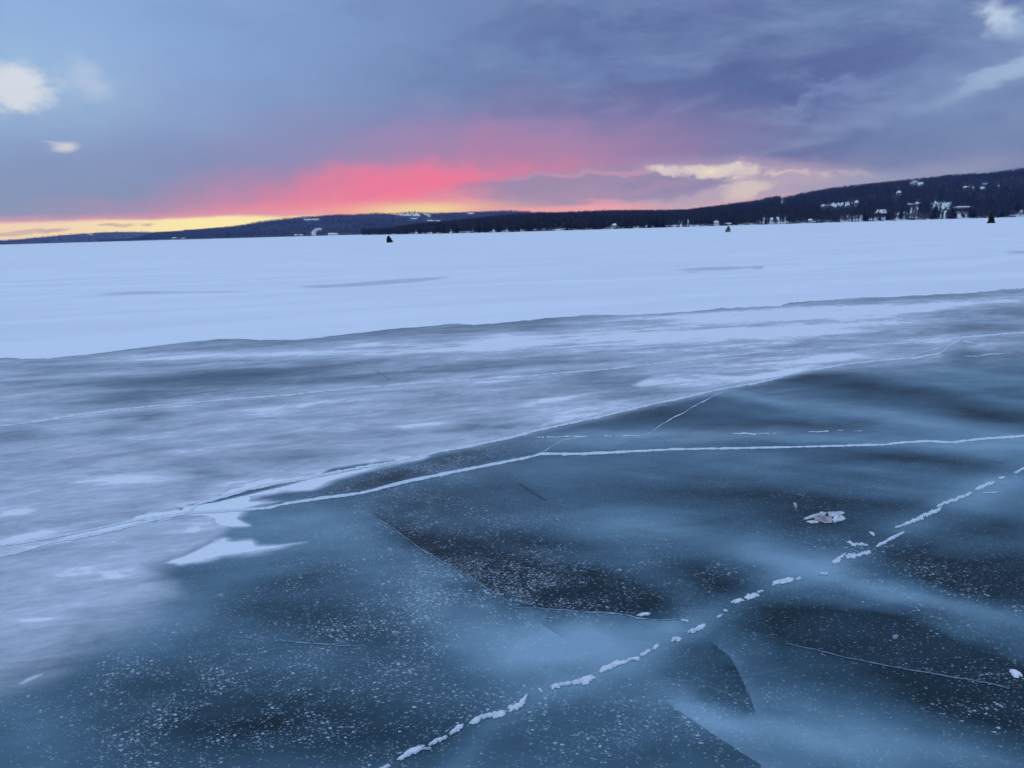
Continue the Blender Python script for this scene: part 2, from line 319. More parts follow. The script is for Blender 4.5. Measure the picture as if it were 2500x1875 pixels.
BARELENS = [T([(230,550),(430,505),(700,432),(900,395),(1100,365),(950,405),(720,458),(450,522),(300,548)],'N'), T([(1175,338),(1280,283),(1450,255),(1620,235),(1750,218),(1560,265),(1300,318),(1200,340)],'N'),
            T([(150,575),(200,568),(190,585)],'N')]

def fields(X, Y):
    x, y, ok = survey(X, Y); shp = X.shape
    ok = ok & (x > -1500) & (x < 4000) & (y > 500) & (y < 3500)
    x = np.where(ok, x, -3000).ravel(); y = np.where(ok, y, 3000).ravel()
    dz = inside(x, y, FROSTZONE); so = 1+5*sst(y, 1330, 1480)+3.5*sst(x, 1950, 2200)
    z = sst(dz, -14*so, 10*so)              # 1 in the wind-packed frosty zone
    # softer towards its lower left end
    fr = .765*z + .0*y
    ll = sst(y, 1300, 1650)*z; fr = fr - .16*ll
    df = sum(a*G(x, y, cx, cy, sx*1.1, sy*1.2, r) for cx, cy, sx, sy, r, a in DARKF)
    wf = sum(a*G(x, y, cx, cy, sx, sy*1.15, r) for cx, cy, sx, sy, r, a in WHITEF)
    Xf, Yf = X.ravel(), Y.ravel(); cw, sw = math.cos(WIND0), math.sin(WIND0)
    U, Vv = Xf*cw+Yf*sw, -Xf*sw+Yf*cw
    far = sst(y, 1010, 880)
    st = vn(U*.16, Vv*1.3, 1.0, 5, 3, 8); st2 = vn(U*.30, Vv*.75, 1.0, 6, 13, 2); st3 = vn(U*.8, Vv*3.2, 1., 4, 1, 6)
    dc2, s2_, t2_ = sdist(x, y, CR2); dc1, s1_, t1_ = sdist(x, y, CR1)
    halo = .22*np.exp(-dc2/22)*sst(x, 1900, 1100)*(s2_ < 0) + .12*np.exp(-dc1/10)
    fr = fr - df*z*(.8+.2*(y > 880)) + wf*1.0*(.35+.65*z) + z*(far*(.62*st+.55*st3) + (1-far*.5)*.40*st2 + .28*st3*(1-far)) + halo*.8*np.clip(z+.3, 0, 1)
    fr = fr + .20*G(x, y, 2250, 880, 230, 26, 3)*(.7+2*st2) + .16*G(x, y, 1500, 1068, 340, 14, -2)*(.8+2*st2) + .10*G(x, y, 2000, 985, 260, 12, 8)
    for i, p in enumerate(SNOWPOLY):
        rag = 26*vn(U*2.2, Vv*5.5, 1., 5, 2, i)*np.clip((y-700)/700, .25, 1); d = inside(x, y, p)+rag-1.5; fr = np.maximum(fr, (1.05 if i < 3 else .95)*sst(d, -7, 5))
    for p in BARELENS:
        d = inside(x, y, p); fr = fr*(1-sst(d, -2, 2)*.92)
    Xf, Yf = X.ravel(), Y.ravel(); x0_, y0_ = x, y
    near = np.where(okr_ := ok.ravel(), 1., 0.)
    sx_ = np.clip((y-560)/900, .1, 1)
    x = x + 130*sx_*vn(Xf, Yf, 1.1, 5)*near; y = y + 70*sx_*vn(Xf, Yf, 1.3, 5, 40, 11)*near
    milk = np.full(x.shape, .535) - .14*z + .28*vn(Xf*.7+Yf*.5, Yf*1.2-Xf*.3, .9, 5, 5, 7) + .16*vn(Xf*.5+Yf*.35, Yf*2.2-Xf*.5, 2.6, 4, 3, 9)
    U2, V2 = Xf*.85-Yf*.5, Xf*.5+Yf*.85; rt = sst(x, 900, 1500)
    wisp_ = vn(U2*.45, V2*2.6, 1., 6, 4, 4)*rt + vn(U*.5, Vv*2.4, 1., 6, 9, 4)*(1-rt*.6)
    milk += .26*wisp_ + .10*vn(U2*2, V2*7, 1., 4, 2, 14)*rt
    milk -= sum(a*(.66+.6*(a-.2))*(.60 if cy < 1140 else .90)*G(x, y, cx, cy, sx*.95, sy*.95, r) for cx, cy, sx, sy, r, a in DARKM)
    milk += sum(a*.95*G(x, y, cx, cy, sx*.9, sy*.8, r) for cx, cy, sx, sy, r, a in LITEM)
    x, y = x0_, y0_
    def plane(pts, lit, dark, wl, wd, fl=1):
        nonlocal milk
        d, s, t = sdist(x, y, pts); s = s*fl; e = sst(t, 0, .12)*sst(t, 1, .88)
        milk = milk + np.where(s > 0, lit*np.exp(-d/wl), -dark*np.exp(-d/wd))*e
    plane(E1a, .06, .22, 60, 50, 1); plane(E1b, .18, .20, 60, 60, 1)
    plane(E3, .18, .16, 40, 50, -1); plane(E4, .20, .14, 90, 60, -1)
    plane(E5, .14, .10, 40, 40, 1); plane(E6, .10, .18, 30, 25, 1)
    d, s, t = sdist(x, y, DIAG); milk += .17*np.exp(-(d/38)**2)
    d, s, t = sdist(x, y, CR3); milk += .06*np.exp(-d/18)
    fl = sum(a*G(x, y, cx, cy, sx, sy, r) for cx, cy, sx, sy, r, a in FLECKS)
    fl = .74*np.clip(fl, 0, 1.0) + .05
    d, s, t = sdist(x, y, E1a); fl += .12*np.exp(-d/90); fl = fl*(.85+1.9*vn(Xf, Yf, 1.6, 4, 8, 2))
    okr = ok.ravel()
    return (np.where(okr, np.clip(fr, 0, 1.2), .12).reshape(shp), np.where(okr, .15 + np.clip(milk-.15, -.02, 1.0)*.98, .42).reshape(shp), np.where(okr, fl, .4).reshape(shp))

# ------------------------------------------------------------------ ice material
WIND = math.radians(17)
def ice_material():
    m, w, b = mat('lake ice'); g = w.n('ShaderNodeNewGeometry').outputs['Position']
    def attr(n):
        a = w.n('ShaderNodeAttribute'); a.attribute_name = n; return a.outputs['Fac']
    fr, mk, fl = attr('frost'), attr('milk'), attr('fleck')
    wd = w.mapping(g, rot=(0,0,-WIND), sca=(1,1,1))
    streak = w.noise(w.mapping(wd, sca=(.75,1.5,1)), 2.0, 6, .70, .6)
    streak2 = w.noise(w.mapping(wd, loc=(7,2,0), sca=(1.0,3.0,1)), 3.0, 5, .74, .5)
    cloud = w.noise(w.mapping(g, sca=(.9,1.0,1)), 1.5, 6, .64, .7)
    fine = w.noise(g, 55, 6, .7)
    grit = w.noise(g, 260, 3, .6)
    # frost: threshold-like break-up of a soft survey field
    s1 = w.math('SUBTRACT', streak, .5); s2 = w.math('SUBTRACT', streak2, .5)
    nz = w.math('ADD', w.math('MULTIPLY', s1, 1.0), w.math('MULTIPLY', s2, .8))
    edge = w.math('MULTIPLY', w.math('MULTIPLY', fr, w.math('SUBTRACT', 1.25, fr), clamp=True), 2.6)
    f = w.math('ADD', fr, w.math('MULTIPLY', nz, w.math('MULTIPLY', edge, .8)), clamp=True)
    f = w.math('ADD', f, w.math('MULTIPLY', w.math('SUBTRACT', fine, .5), w.math('MULTIPLY', edge, .16)), clamp=True)
    mid = w.noise(w.mapping(wd, sca=(.8,1.6,1)), 14, 5, .7)
    f = w.math('ADD', f, w.math('MULTIPLY', w.math('SUBTRACT', mid, .5), w.math('MULTIPLY', edge, .5)), clamp=True)
    # thicker drift streaks inside the frosty zone
    drift = w.mr(w.math('ADD', w.math('MULTIPLY', nz, 1.3), fr), .93, 1.12)
    drift = w.math('MULTIPLY', drift, w.mr(fr, .5, .75))
    # milkiness inside the ice
    c1 = w.math('MULTIPLY', w.math('SUBTRACT', cloud, .5), .22)
    c2 = w.math('MULTIPLY', w.math('SUBTRACT', streak, .5), .30)
    c3 = w.math('MULTIPLY', w.math('SUBTRACT', fine, .5), .10)
    k = w.math('ADD', w.math('ADD', mk, c1), w.math('ADD', c2, c3), clamp=True)
    k = w.mr(k, .0, 1.0, smooth=False)
    ramp = w.n('ShaderNodeValToRGB'); w.L(k, ramp.inputs[0]); cr = ramp.color_ramp
    cr.elements[0].position = 0.0; cr.elements[0].color = (.004,.012,.017,1)
    cr.elements[1].position = 1.0; cr.elements[1].color = (.30,.44,.52,1)
    for p, c in ((.12,(.011,.028,.039,1)), (.30,(.040,.084,.110,1)), (.5,(.082,.155,.200,1)), (.75,(.18,.29,.35,1))):
        e = cr.elements.new(p); e.color = c
    col = ramp.outputs[0]
    # flecks: snow grains and trapped bubbles
    gw = w.vm('ADD', g, w.vm('MULTIPLY', w.vm('SUBTRACT', w.noise(g, 70, 3, .6, color=True), (.5,.5,.5)), (.022,.022,0)))
    def flecks(vec, scale, size, thr, loc):
        v = w.n('ShaderNodeTexVoronoi', feature='F1'); w.L(w.mapping(vec, loc=loc, rot=(0,0,-WIND), sca=(.72,1.0,1)), v.inputs['Vector'])
        v.inputs['Scale'].default_value = scale; v.voronoi_dimensions = '2D'
        sep = w.n('ShaderNodeSeparateColor'); w.L(v.outputs['Color'], sep.inputs[0])
        r = w.math('MULTIPLY', w.math('ADD', sep.outputs[1], .25), size)
        dot = w.mr(w.math('DIVIDE', v.outputs['Distance'], r), 1.0, .55)
        clump = w.noise(g, 3.4, 5, .65)
        keep = w.mr(w.math('ADD', sep.outputs[0], w.math('MULTIPLY', w.math('SUBTRACT', 1, w.math('MULTIPLY', fl, w.mr(clump, .34, .62))), 1.0)), thr+.02, thr, smooth=False)
        return w.math('MULTIPLY', w.math('MULTIPLY', dot, keep), w.math('ADD', w.math('MULTIPLY', sep.outputs[2], .65), .3))
    f1 = flecks(gw, 78, .40, .86, (0,0,0)); f2 = flecks(gw, 140, .42, 1.08, (3.3,1.7,0)); f3 = flecks(gw, 34, .26, .52, (1.3,5.7,0))
    fk = w.math('MAXIMUM', w.math('MAXIMUM', f1, w.math('MULTIPLY', f2, .6)), f3)
    fk = w.math('MULTIPLY', fk, w.math('SUBTRACT', 1, w.math('MULTIPLY', f, .9)), clamp=True)
    col = w.mix(w.math('MULTIPLY', fk, .95), col, (.56,.64,.70,1))
    frostc = w.mix(w.mr(streak, .3, .7), (.68,.70,.77,1), (.82,.835,.88,1))
    col = w.mix(w.math('MULTIPLY', f, .92), col, frostc)
    snowc = (.86,.88,.90,1)
    col = w.mix(w.mr(f, .85, 1.0), col, snowc)
    col = w.mix(w.math('MULTIPLY', drift, .7), col, snowc)
    # hairline scratches in the surface
    scr = w.n('ShaderNodeTexVoronoi', feature='DISTANCE_TO_EDGE', voronoi_dimensions='2D'); w.L(w.vm('ADD', w.mapping(g, rot=(0,0,.5), sca=(.25,1,1)), w.vm('MULTIPLY', w.noise(g, .8, 3, .5, color=True), (.6,.6,0))), scr.inputs['Vector'])
    scr.inputs['Scale'].default_value = .9
    hl = w.math('MULTIPLY', w.mr(scr.outputs[0], .0035, .0), .16)
    col = w.mix(w.math('MULTIPLY', hl, w.mr(streak2, .5, .6)), col, (.4,.5,.56,1))
    w.L(col, b.inputs['Base Color'])
    b.inputs['IOR'].default_value = 1.31
    rg = w.math('ADD', w.mr(f, 0, .7, .38, .62, smooth=False), w.math('MULTIPLY', w.math('SUBTRACT', cloud, .5), .2))
    w.L(rg, b.inputs['Roughness'])
    b.inputs['Specular IOR Level'].default_value = .14
    bp = w.n('ShaderNodeBump'); bp.inputs['Strength'].default_value = .3; bp.inputs['Distance'].default_value = .006
    hgt = w.math('ADD', w.noise(w.mapping(wd, sca=(.5,2.2,1)), 2.2, 3, .6), w.noise(g, 40, 2, .6))
    w.L(hgt, bp.inputs['Height']); w.L(bp.outputs[0], b.inputs['Normal'])
    return m
def snow_material(name='wind packed snow', bare=False):
    m, w, b = mat(name); g = w.n('ShaderNodeNewGeometry').outputs['Position']
    wd = w.mapping(g, rot=(0,0,-WIND))
    a = w.noise(w.mapping(wd, sca=(.12,.6,1)), .8, 7, .6, .4)
    fi = w.noise(g, 18, 6, .7)
    col = w.mix(w.mr(a, .3, .7), (.82,.84,.87,1), (.915,.925,.945,1))
    if bare:
        at = w.n('ShaderNodeAttribute'); at.attribute_name = 'bare'
        s = w.math('SUBTRACT', w.noise(w.mapping(wd, sca=(.25,2.4,1)), 1.1, 7, .68), .5)
        k = w.math('ADD', at.outputs['Fac'], w.math('MULTIPLY', s, .8))
        col = w.mix(w.math('MULTIPLY', w.mr(k, .38, .75), .55), col, (.42,.45,.50,1))
    w.L(col, b.inputs['Base Color']); b.inputs['Roughness'].default_value = .75; b.inputs['Specular IOR Level'].default_value = .25
    bp = w.n('ShaderNodeBump'); bp.inputs['Strength'].default_value = .3; bp.inputs['Distance'].default_value = .03
    w.L(w.math('ADD', w.math('MULTIPLY', a, .8), w.math('MULTIPLY', fi, .25)), bp.inputs['Height']); w.L(bp.outputs[0], b.inputs['Normal'])
    return m
M_ICE = ice_material(); M_SNOWF = snow_material(bare=True); M_SNOW = snow_material('drift snow')
def crack_material():
    m, w, b = mat('crushed crack ice'); g = w.n('ShaderNodeNewGeometry').outputs['Position']
    f = w.noise(g, 40, 5, .7)
    w.L(w.mix(w.mr(f, .35, .65), (.55,.63,.70,1), (.80,.84,.87,1)), b.inputs['Base Color'])
    b.inputs['Roughness'].default_value = .7; b.inputs['Specular IOR Level'].default_value = .3
    return m
M_CRACK = crack_material()
M_FAINT = simple('healed crack ice', (.16,.25,.32), (.32,.42,.50), 30, .4)

# ------------------------------------------------------------------ lake sheet: one polar sheet round the camera
def polar_lake():
    front = np.linspace(-math.radians(40), math.radians(40), 1050)
    rest = np.linspace(math.radians(40), math.radians(320), 90)[1:-1]
    az = np.concatenate([front, rest])
    dep = np.linspace(math.radians(37), math.radians(3.2), 520)
    r = np.concatenate([[.01,.4,.8,1.3,1.8], H/np.tan(dep), np.geomspace(H/math.tan(math.radians(3.2))*1.05, 8000, 60)])
    A, Rr = np.meshgrid(az, r)
    X, Y = Rr*np.sin(A), Rr*np.cos(A)
    fr, mk, fl = fields(X, Y)
    n, k = len(r), len(az)
    V = np.stack([X, Y, np.zeros_like(X)], -1).reshape(-1, 3)
    V = np.vstack([V, [[0,0,0]]])
    i, j = np.meshgrid(np.arange(n-1), np.arange(k), indexing='ij'); j2 = (j+1) % k
    q = np.stack([i*k+j, (i)*k+j2, (i+1)*k+j2, (i+1)*k+j], -1).reshape(-1, 4)
    q = q[:, ::-1]
    o = mesh_obj('frozen_lake', V[:-1], q, M_ICE, attrs={'frost': fr.ravel(), 'milk': mk.ravel(), 'fleck': fl.ravel()}, smooth=True)
    tag(o, kind='structure')
    return o
polar_lake()

def snow_cover():
    front = np.linspace(-math.radians(44), math.radians(44), 900)
    sl = np.array(SNOWLINE); gx, gy = ground(sl[:, 0], sl[:, 1])
    # densify the snow line and make it slightly ragged
    u = np.linspace(0, len(sl)-1, 1600); lx = np.interp(u, np.arange(len(sl)), sl[:, 0]); ly = np.interp(u, np.arange(len(sl)), sl[:, 1])
    wob = np.convolve(rng.normal(0, 1, 1600), np.ones(9)/9, 'same')*1.6 + np.convolve(rng.normal(0, 1, 1600), np.ones(40)/40, 'same')*5
    ly = ly + wob*np.interp(lx, [0,1200,1700,2500], [.5,.6,1.3,1.0])
    gx, gy = ground(lx, ly); a = np.arctan2(gx, gy); rr = np.hypot(gx, gy); o = np.argsort(a)
    r0 = np.interp(front, a[o], rr[o])
    s = np.concatenate([[0, .0025, .006, .012, .022, .04, .07, .11], np.geomspace(.16, math.log(8000/10)/1, 90)])
    A = np.tile(front, (len(s), 1))
    Rr = r0[None, :]*np.exp(s[:, None]); Rr = np.minimum(Rr, 7990)
    d = Rr - r0[None, :]
    th = np.interp(front, [math.radians(-30), 0, math.radians(10), math.radians(31)], [.045,.04,.022,.02])
    Z = -.004 + (th[None, :]+.004)*np.clip(d/.35, 0, 1)**.6
    X, Y = Rr*np.sin(A), Rr*np.cos(A)
    Z = Z + .012*np.sin(X*.9+Y*.35)*np.sin(Y*.5)*sst(d, .5, 3)*sst(Rr, 60, 30)
    x, y, ok = survey(X, Y); x = x.ravel(); y = y.ravel()
    bare = sum(a_*G(x, y, cx, cy, sx, sy, r_) for cx, cy, sx, sy, r_, a_ in
        [(900,695,130,4.5,-4,.95),(1010,688,70,3,-5,.6),(760,701,60,2,0,.5),(290,722,90,6,-3,.55),(60,738,90,5,-4,.45),(420,718,110,3,0,.5),(560,716,70,2,0,.5),(1755,657,90,3.5,-2,1.0),(1850,655,8,3,0,.7),(1690,667,20,2,0,.6),(1940,646,60,2,0,.5),(2240,638,50,2,0,.5),(2490,617,40,4,0,.8),(1345,682,40,3,0,.35),(350,660,60,1.2,0,.5),(840,606,40,1,0,.5),(1750,738,200,6,-2,.3),(1990,735,100,4,0,.35),(2420,640,60,2,0,.3)])
    n, k = X.shape
    i, j = np.meshgrid(np.arange(n-1), np.arange(k-1), indexing='ij')
    q = np.stack([i*k+j, (i+1)*k+j, (i+1)*k+j+1, i*k+j+1], -1).reshape(-1, 4)[:, ::-1]
    ob = mesh_obj('snow_cover', np.stack([X, Y, Z], -1).reshape(-1, 3), q, M_SNOWF, attrs={'bare': bare}, smooth=True)
    tag(ob, kind='structure')
snow_cover()

# ------------------------------------------------------------------ cracks
def resample(pts, step):
    p = np.array(pts, float); s = np.concatenate([[0], np.cumsum(np.hypot(*np.diff(p, axis=0).T))])
    n = max(4, int(s[-1]/step)); t = np.linspace(0, s[-1], n)
    # catmull-like smoothing through linear interp + box blur
    x = np.interp(t, s, p[:, 0]); y = np.interp(t, s, p[:, 1])
    return x, y, t/s[-1]
def smooth1(a, k):
    if k < 2: return a
    pad = np.pad(a, k, mode='edge'); return np.convolve(pad, np.ones(k)/k, 'same')[k:-k]
def ribbon(pts, width, step=5, jit=.35, wander=.6, z=.004, gaps=None):
    x, y, t = resample(pts, step); n = len(x)
    y = y + smooth1(rng.normal(0, 1, n), 5)*wander*2 + smooth1(rng.normal(0, 1, n), 2)*wander*.5
    wd = np.interp(t, np.linspace(0, 1, len(width)), width)
    wd = wd*(1 + jit*smooth1(rng.normal(0, 1.6, n), 3) + jit*rng.normal(0, .4, n)); wd = np.clip(wd, .35, None)
    e = np.minimum(1, np.minimum(np.arange(n), np.arange(n)[::-1])/3.0); wd *= e*.95+.05
    tx, ty = np.gradient(x), np.gradient(y); L = np.hypot(tx, ty); nx, ny = -ty/L, tx/L
    V = []
    for s_, zz in ((-.5, .001), (0, z), (.5, .001)):
        gx, gy = ground(x+nx*wd*s_, y+ny*wd*s_); V.append(np.stack([gx, gy, np.full(n, zz+.001)], -1))
    V = np.concatenate(V)
    keep = np.ones(n-1, bool)
    if gaps: keep = smooth1(rng.normal(0, 1, n-1), gaps[1]) > gaps[0]
    i = np.arange(n-1)[keep]
    q = np.concatenate([np.stack([b*n+i, b*n+i+1, (b+1)*n+i+1, (b+1)*n+i], -1) for b in (0, 1)])
    return V, q
def merge(parts):
    V, Q, o = [], [], 0
    for v, q in parts: V.append(v); Q.append(q+o); o += len(v)
    return np.concatenate(V), np.concatenate(Q)
def crack(parts, label, m=None, group=None, piece='crack_segment'):
    def one(V, Q, name, parent=None, org=None):
        c = V.mean(0) if org is None else org; c = np.array([c[0], c[1], 0])
        a = V[Q[:, 1]]-V[Q[:, 0]]; b = V[Q[:, 2]]-V[Q[:, 0]]; up = (a[:, 0]*b[:, 1]-a[:, 1]*b[:, 0]) < 0   # faces upward
        Q = np.where(up[:, None], Q[:, ::-1], Q)
        o = mesh_obj(name, V-c, [list(dict.fromkeys(f_)) for f_ in Q.tolist()], m or M_CRACK, parent)
        if org is None: o.location = tuple(c)
        return o
    if len(parts) == 1: o = one(*parts[0], 'ice_crack')
    else:
        c = np.concatenate([v for v, q in parts]).mean(0); o = empty('ice_crack', (c[0], c[1], 0))
        for v, q in parts: one(v, q, piece, o, c)
    return tag(o, label, 'ice crack', group or 'cracks running across the lake ice')

crack([ribbon(CR1, [4.2,4,3.6,3.2,3.2,3,2.8,2.5,2.3,2.3,3.4,2.6], 4, .35, .3)], 'long thin white crack nearest the snow edge, running from left edge to right edge')
crack([ribbon(CR1B, [.9,1.2,1.4,1.2,.9], 4, .4)], 'faint hairline crack just above the long crack nearest the snow', M_FAINT)
crack([ribbon(CR2, [5.5,5.5,6,6,6,5.5,5.5,5,4.6,4,3.6,3.4], 4, .25, .3)], 'white crack that rises past the snow drift and ends in a kink at far right')
crack([ribbon(CR3, [5.5,5,5.5,6.5,7.5,6.5,6,5,4.6,5,5.4,5.6], 4, .16, .25)], 'boldest white crack, level across the right half above the broken diagonal one')
crack([ribbon(T([(575,822),(650,770),(760,710),(850,660),(930,620)],'Q'), [1.5,1.6,1.4], 4, .4)], 'thin slanting crack joining the bold crack zone to the rising white crack', M_CRACK)
crack([ribbon(T([(128,896),(200,850),(235,838),(290,828),(330,823)],'Q'), [1.6,1.2,.8], 4, .4)], 'short thin spur branching up where the bold crack bends', M_CRACK)
crack([ribbon(T([(100,828),(330,824),(560,822)],'Q'), [2,2.2,1.6], 4, .5, gaps=(0,5)), ribbon(T([(950,812),(1120,812),(1300,804),(1440,798),(1540,802)],'Q'), [1.6,2.2,1.8,1.2], 4, .5, gaps=(-.1,6))], 'row of faint white dashes lying level just above the boldest crack')
crack([ribbon(T([(1590,497),(1720,475),(1880,432),(1940,412)],'Q'), [1.2,1.6,1.6], 4, .5)]+[ribbon(T([(1960,395),(2080,382),(2212,374)],'Q'), [3,2.4,2], 4, .5)]+[ribbon(T([(1930,405),(2000,425),(2060,432)],'Q'), [3,4,1], 4, .5), ribbon(T([(1950,480),(2060,470),(2170,462)],'Q'), [1,1.8,1], 4, .5)], 'feathery branching cracks beside the kink at far right')
crack([ribbon(T([(1180,588),(1300,612),(1450,650),(1600,680),(1800,715),(2000,750),(2150,780)],'S'), [.4,.6,.8,.9,1.1,.9,.4], 5, .5)], 'hairline crack below the darkest clear ice at lower right', M_FAINT)
crack([ribbon(E1a, [1,1.4,2.2,1.6,1.4,1], 5, .4)], 'pale slanting edge of a sunken ice plate left of the dark window', M_FAINT)
crack([ribbon(E1b, [1,1.2,2.4,3.4,2,.8], 5, .5)], 'pale curved edge along the bottom of the dark speckled window', M_FAINT)
crack([ribbon(T([(930,545),(1100,568),(1260,580),(1460,596),(1560,600)],'R'), [.6,1.1,2,1.8,.5], 5, .5, gaps=(-.3,5))], 'faint pale scratch in the speckled ice at lower left', M_FAINT)
crack([ribbon(T([(1615,533),(1650,556),(1690,582)],'P'), [1,1.5,1], 5, .2, .2)], 'short dark slit crossing near the hairline crack', simple('open crack shade', (.05,.07,.10), None, 5, .3))
crack([ribbon(T([(30,1028),(70,1050),(110,1078),(150,1102)],'Q'), [2,5,6,1], 4, .25)], 'soft dark slanting slit in blue ice below the bend of the bold crack', simple('deep slit', (.02,.045,.065), (.03,.06,.08), 5, .4))
crack([ribbon(T([(2010,1072),(2120,1062),(2212,1050),(2400,1030)],'Q'), [1.6,2.4,2,1.8], 4, .5, gaps=(.1,4))], 'row of tiny dashes below the right end of the broken crack')

def patch(cx, cy, L, Wd, ang, seed, z=.006):     # irregular flake of snow, domed
    r = np.random.default_rng(seed); n = 30
    th = np.linspace(0, 2*math.pi, n, endpoint=False)
    rad = 1 + .22*smooth1(r.normal(0, 1.3, n), 2) + .12*r.normal(0, 1, n)
    rad = np.clip(rad, .45, 1.5)
    c, s = math.cos(ang), math.sin(ang); pts = []
    for f_, zz in ((1, .001), (.72, z)):
        u, v = rad*np.cos(th)*L/2*f_, rad*np.sin(th)*Wd/2*f_
        gx, gy = ground(cx+u*c-v*s, cy+u*s+v*c); pts.append(np.stack([gx, gy, np.full(n, zz+.001)], -1))
    gx, gy = ground(cx, cy); V = np.concatenate(pts+[np.array([[gx, gy, z+.003]])])
    i = np.arange(n); j = (i+1) % n
    q = np.concatenate([np.stack([i, j, n+j, n+i], -1), np.stack([n+i, n+j, np.full(n, 2*n), np.full(n, 2*n)], -1)])
    return V, q
# broken diagonal crack: chain of snow flakes.  (x0,y0)-(x1,y1) in survey crop S, width in photo px
def bead(parts, seg, which, wpx, seed):
    (x0, y0), (x1, y1) = T(seg, which); d = math.hypot(x1-x0, y1-y0); n = max(1, int(round(d/(wpx*1.25))))
    for k in range(n):
        t = (k+.5)/n; r = random.Random(seed*31+k)
        parts.append(patch(x0+(x1-x0)*t+r.uniform(-1.5,1.5), y0+(y1-y0)*t+r.uniform(-2,2), d/n*1.35+wpx*.4, wpx*r.uniform(.7,1.2), math.atan2(y1-y0, x1-x0)+r.uniform(-.12,.12), seed*97+k))
dp = []
segs = [((1600,1160),(1680,1115),9,'R'),((1728,1088),(1770,1060),11,'R'),((1765,1062),(1822,1035),14,'R'),((1830,1045),(1862,1042),3,'R'),((1858,1028),(1885,1010),11,'R'),((1890,1008),(1930,990),8,'R'),((1948,975),(1992,945),12,'R'),((2045,928),(2080,908),13,'R'),((2085,905),(2180,888),12,'R'),
 ((-5,865),(40,852),14,'S'),((40,850),(66,815),11,'S'),((115,785),(130,795),6,'S'),((175,778),(255,760),12,'S'),((268,758),(342,735),15,'S'),
 ((385,698),(462,672),13,'S'),((462,672),(545,652),8,'S'),((562,638),(600,622),9,'S'),((614,610),(630,598),8,'S'),((697,570),(726,568),9,'S'),((765,542),(828,510),11,'S'),((735,490),(760,495),4,'S'),((893,472),(908,466),5,'S'),((915,450),(930,446),4,'S'),((955,412),(997,402),9,'S'),((1015,390),(1060,378),12,'S'),((1062,368),(1085,362),4,'S'),
 ((1128,330),(1208,312),11,'S'),((1228,308),(1246,306),5,'S'),((1328,288),(1358,284),5,'S'),((1385,240),(1420,228),9,'S'),((1405,222),(1440,206),6,'S'),((1445,208),(1480,200),4,'S'),((1445,216),(1500,205),6,'S'),((1495,208),(1548,190),7,'S'),((1578,165),(1620,145),8,'S'),((1620,145),(1690,110),7,'S'),((1655,90),(1700,72),4,'S'),((1700,72),(1760,48),7,'S'),((1760,48),(1852,2),8,'S'),((1452,152),(1480,160),6,'S'),((1480,156),(1532,163),4,'S'),((1548,112),(1560,118),7,'S'),
 ((1840,1128),(1910,1098),6,'Q'),((1910,1098),(1982,1072),6,'Q'),((2008,1052),(2080,1022),8,'Q'),((2105,1008),(2125,1006),5,'Q'),((2178,980),(2215,964),6,'Q'),((2230,955),(2330,915),6,'Q')]
for i, (a, b_, wp, wh) in enumerate(segs):
    q_ = []; bead(q_, (a, b_), wh, wp, i+3); dp.append(merge(q_))
crack(dp, 'broken diagonal crack of separate white snow beads from bottom centre to right edge', piece='snow_bead')

# small snow flakes lying along the cracks, each a thing of its own
def flake(label, cx, cy, L, Wd, ang, seed, m=None):
    V, Q = patch(cx, cy, L, Wd, ang, seed, .008); c = V.mean(0); c[2] = 0
    a = V[Q[:, 1]]-V[Q[:, 0]]; b = V[Q[:, 2]]-V[Q[:, 0]]; up = (a[:, 0]*b[:, 1]-a[:, 1]*b[:, 0]) < 0
    Q = np.where(up[:, None], Q[:, ::-1], Q)
    o = mesh_obj('snow_flake_patch', V-c, [list(dict.fromkeys(map(int, f_))) for f_ in Q], m or M_SNOW); o.location = tuple(c)
    tag(o, label, 'snow patch', 'small loose snow patches on clear ice')
flake('thin flat white snow patch near the end of the dark speckled window', 1572, 1502, 34, 5, -.1, 5)
flake('small rough white snow patch at the far right lower edge', 2480, 1646, 26, 15, .3, 6)
flake('tiny round pale snow patch in the darkest clear ice', 2187, 1557, 16, 9, 0, 8, M_FAINT)

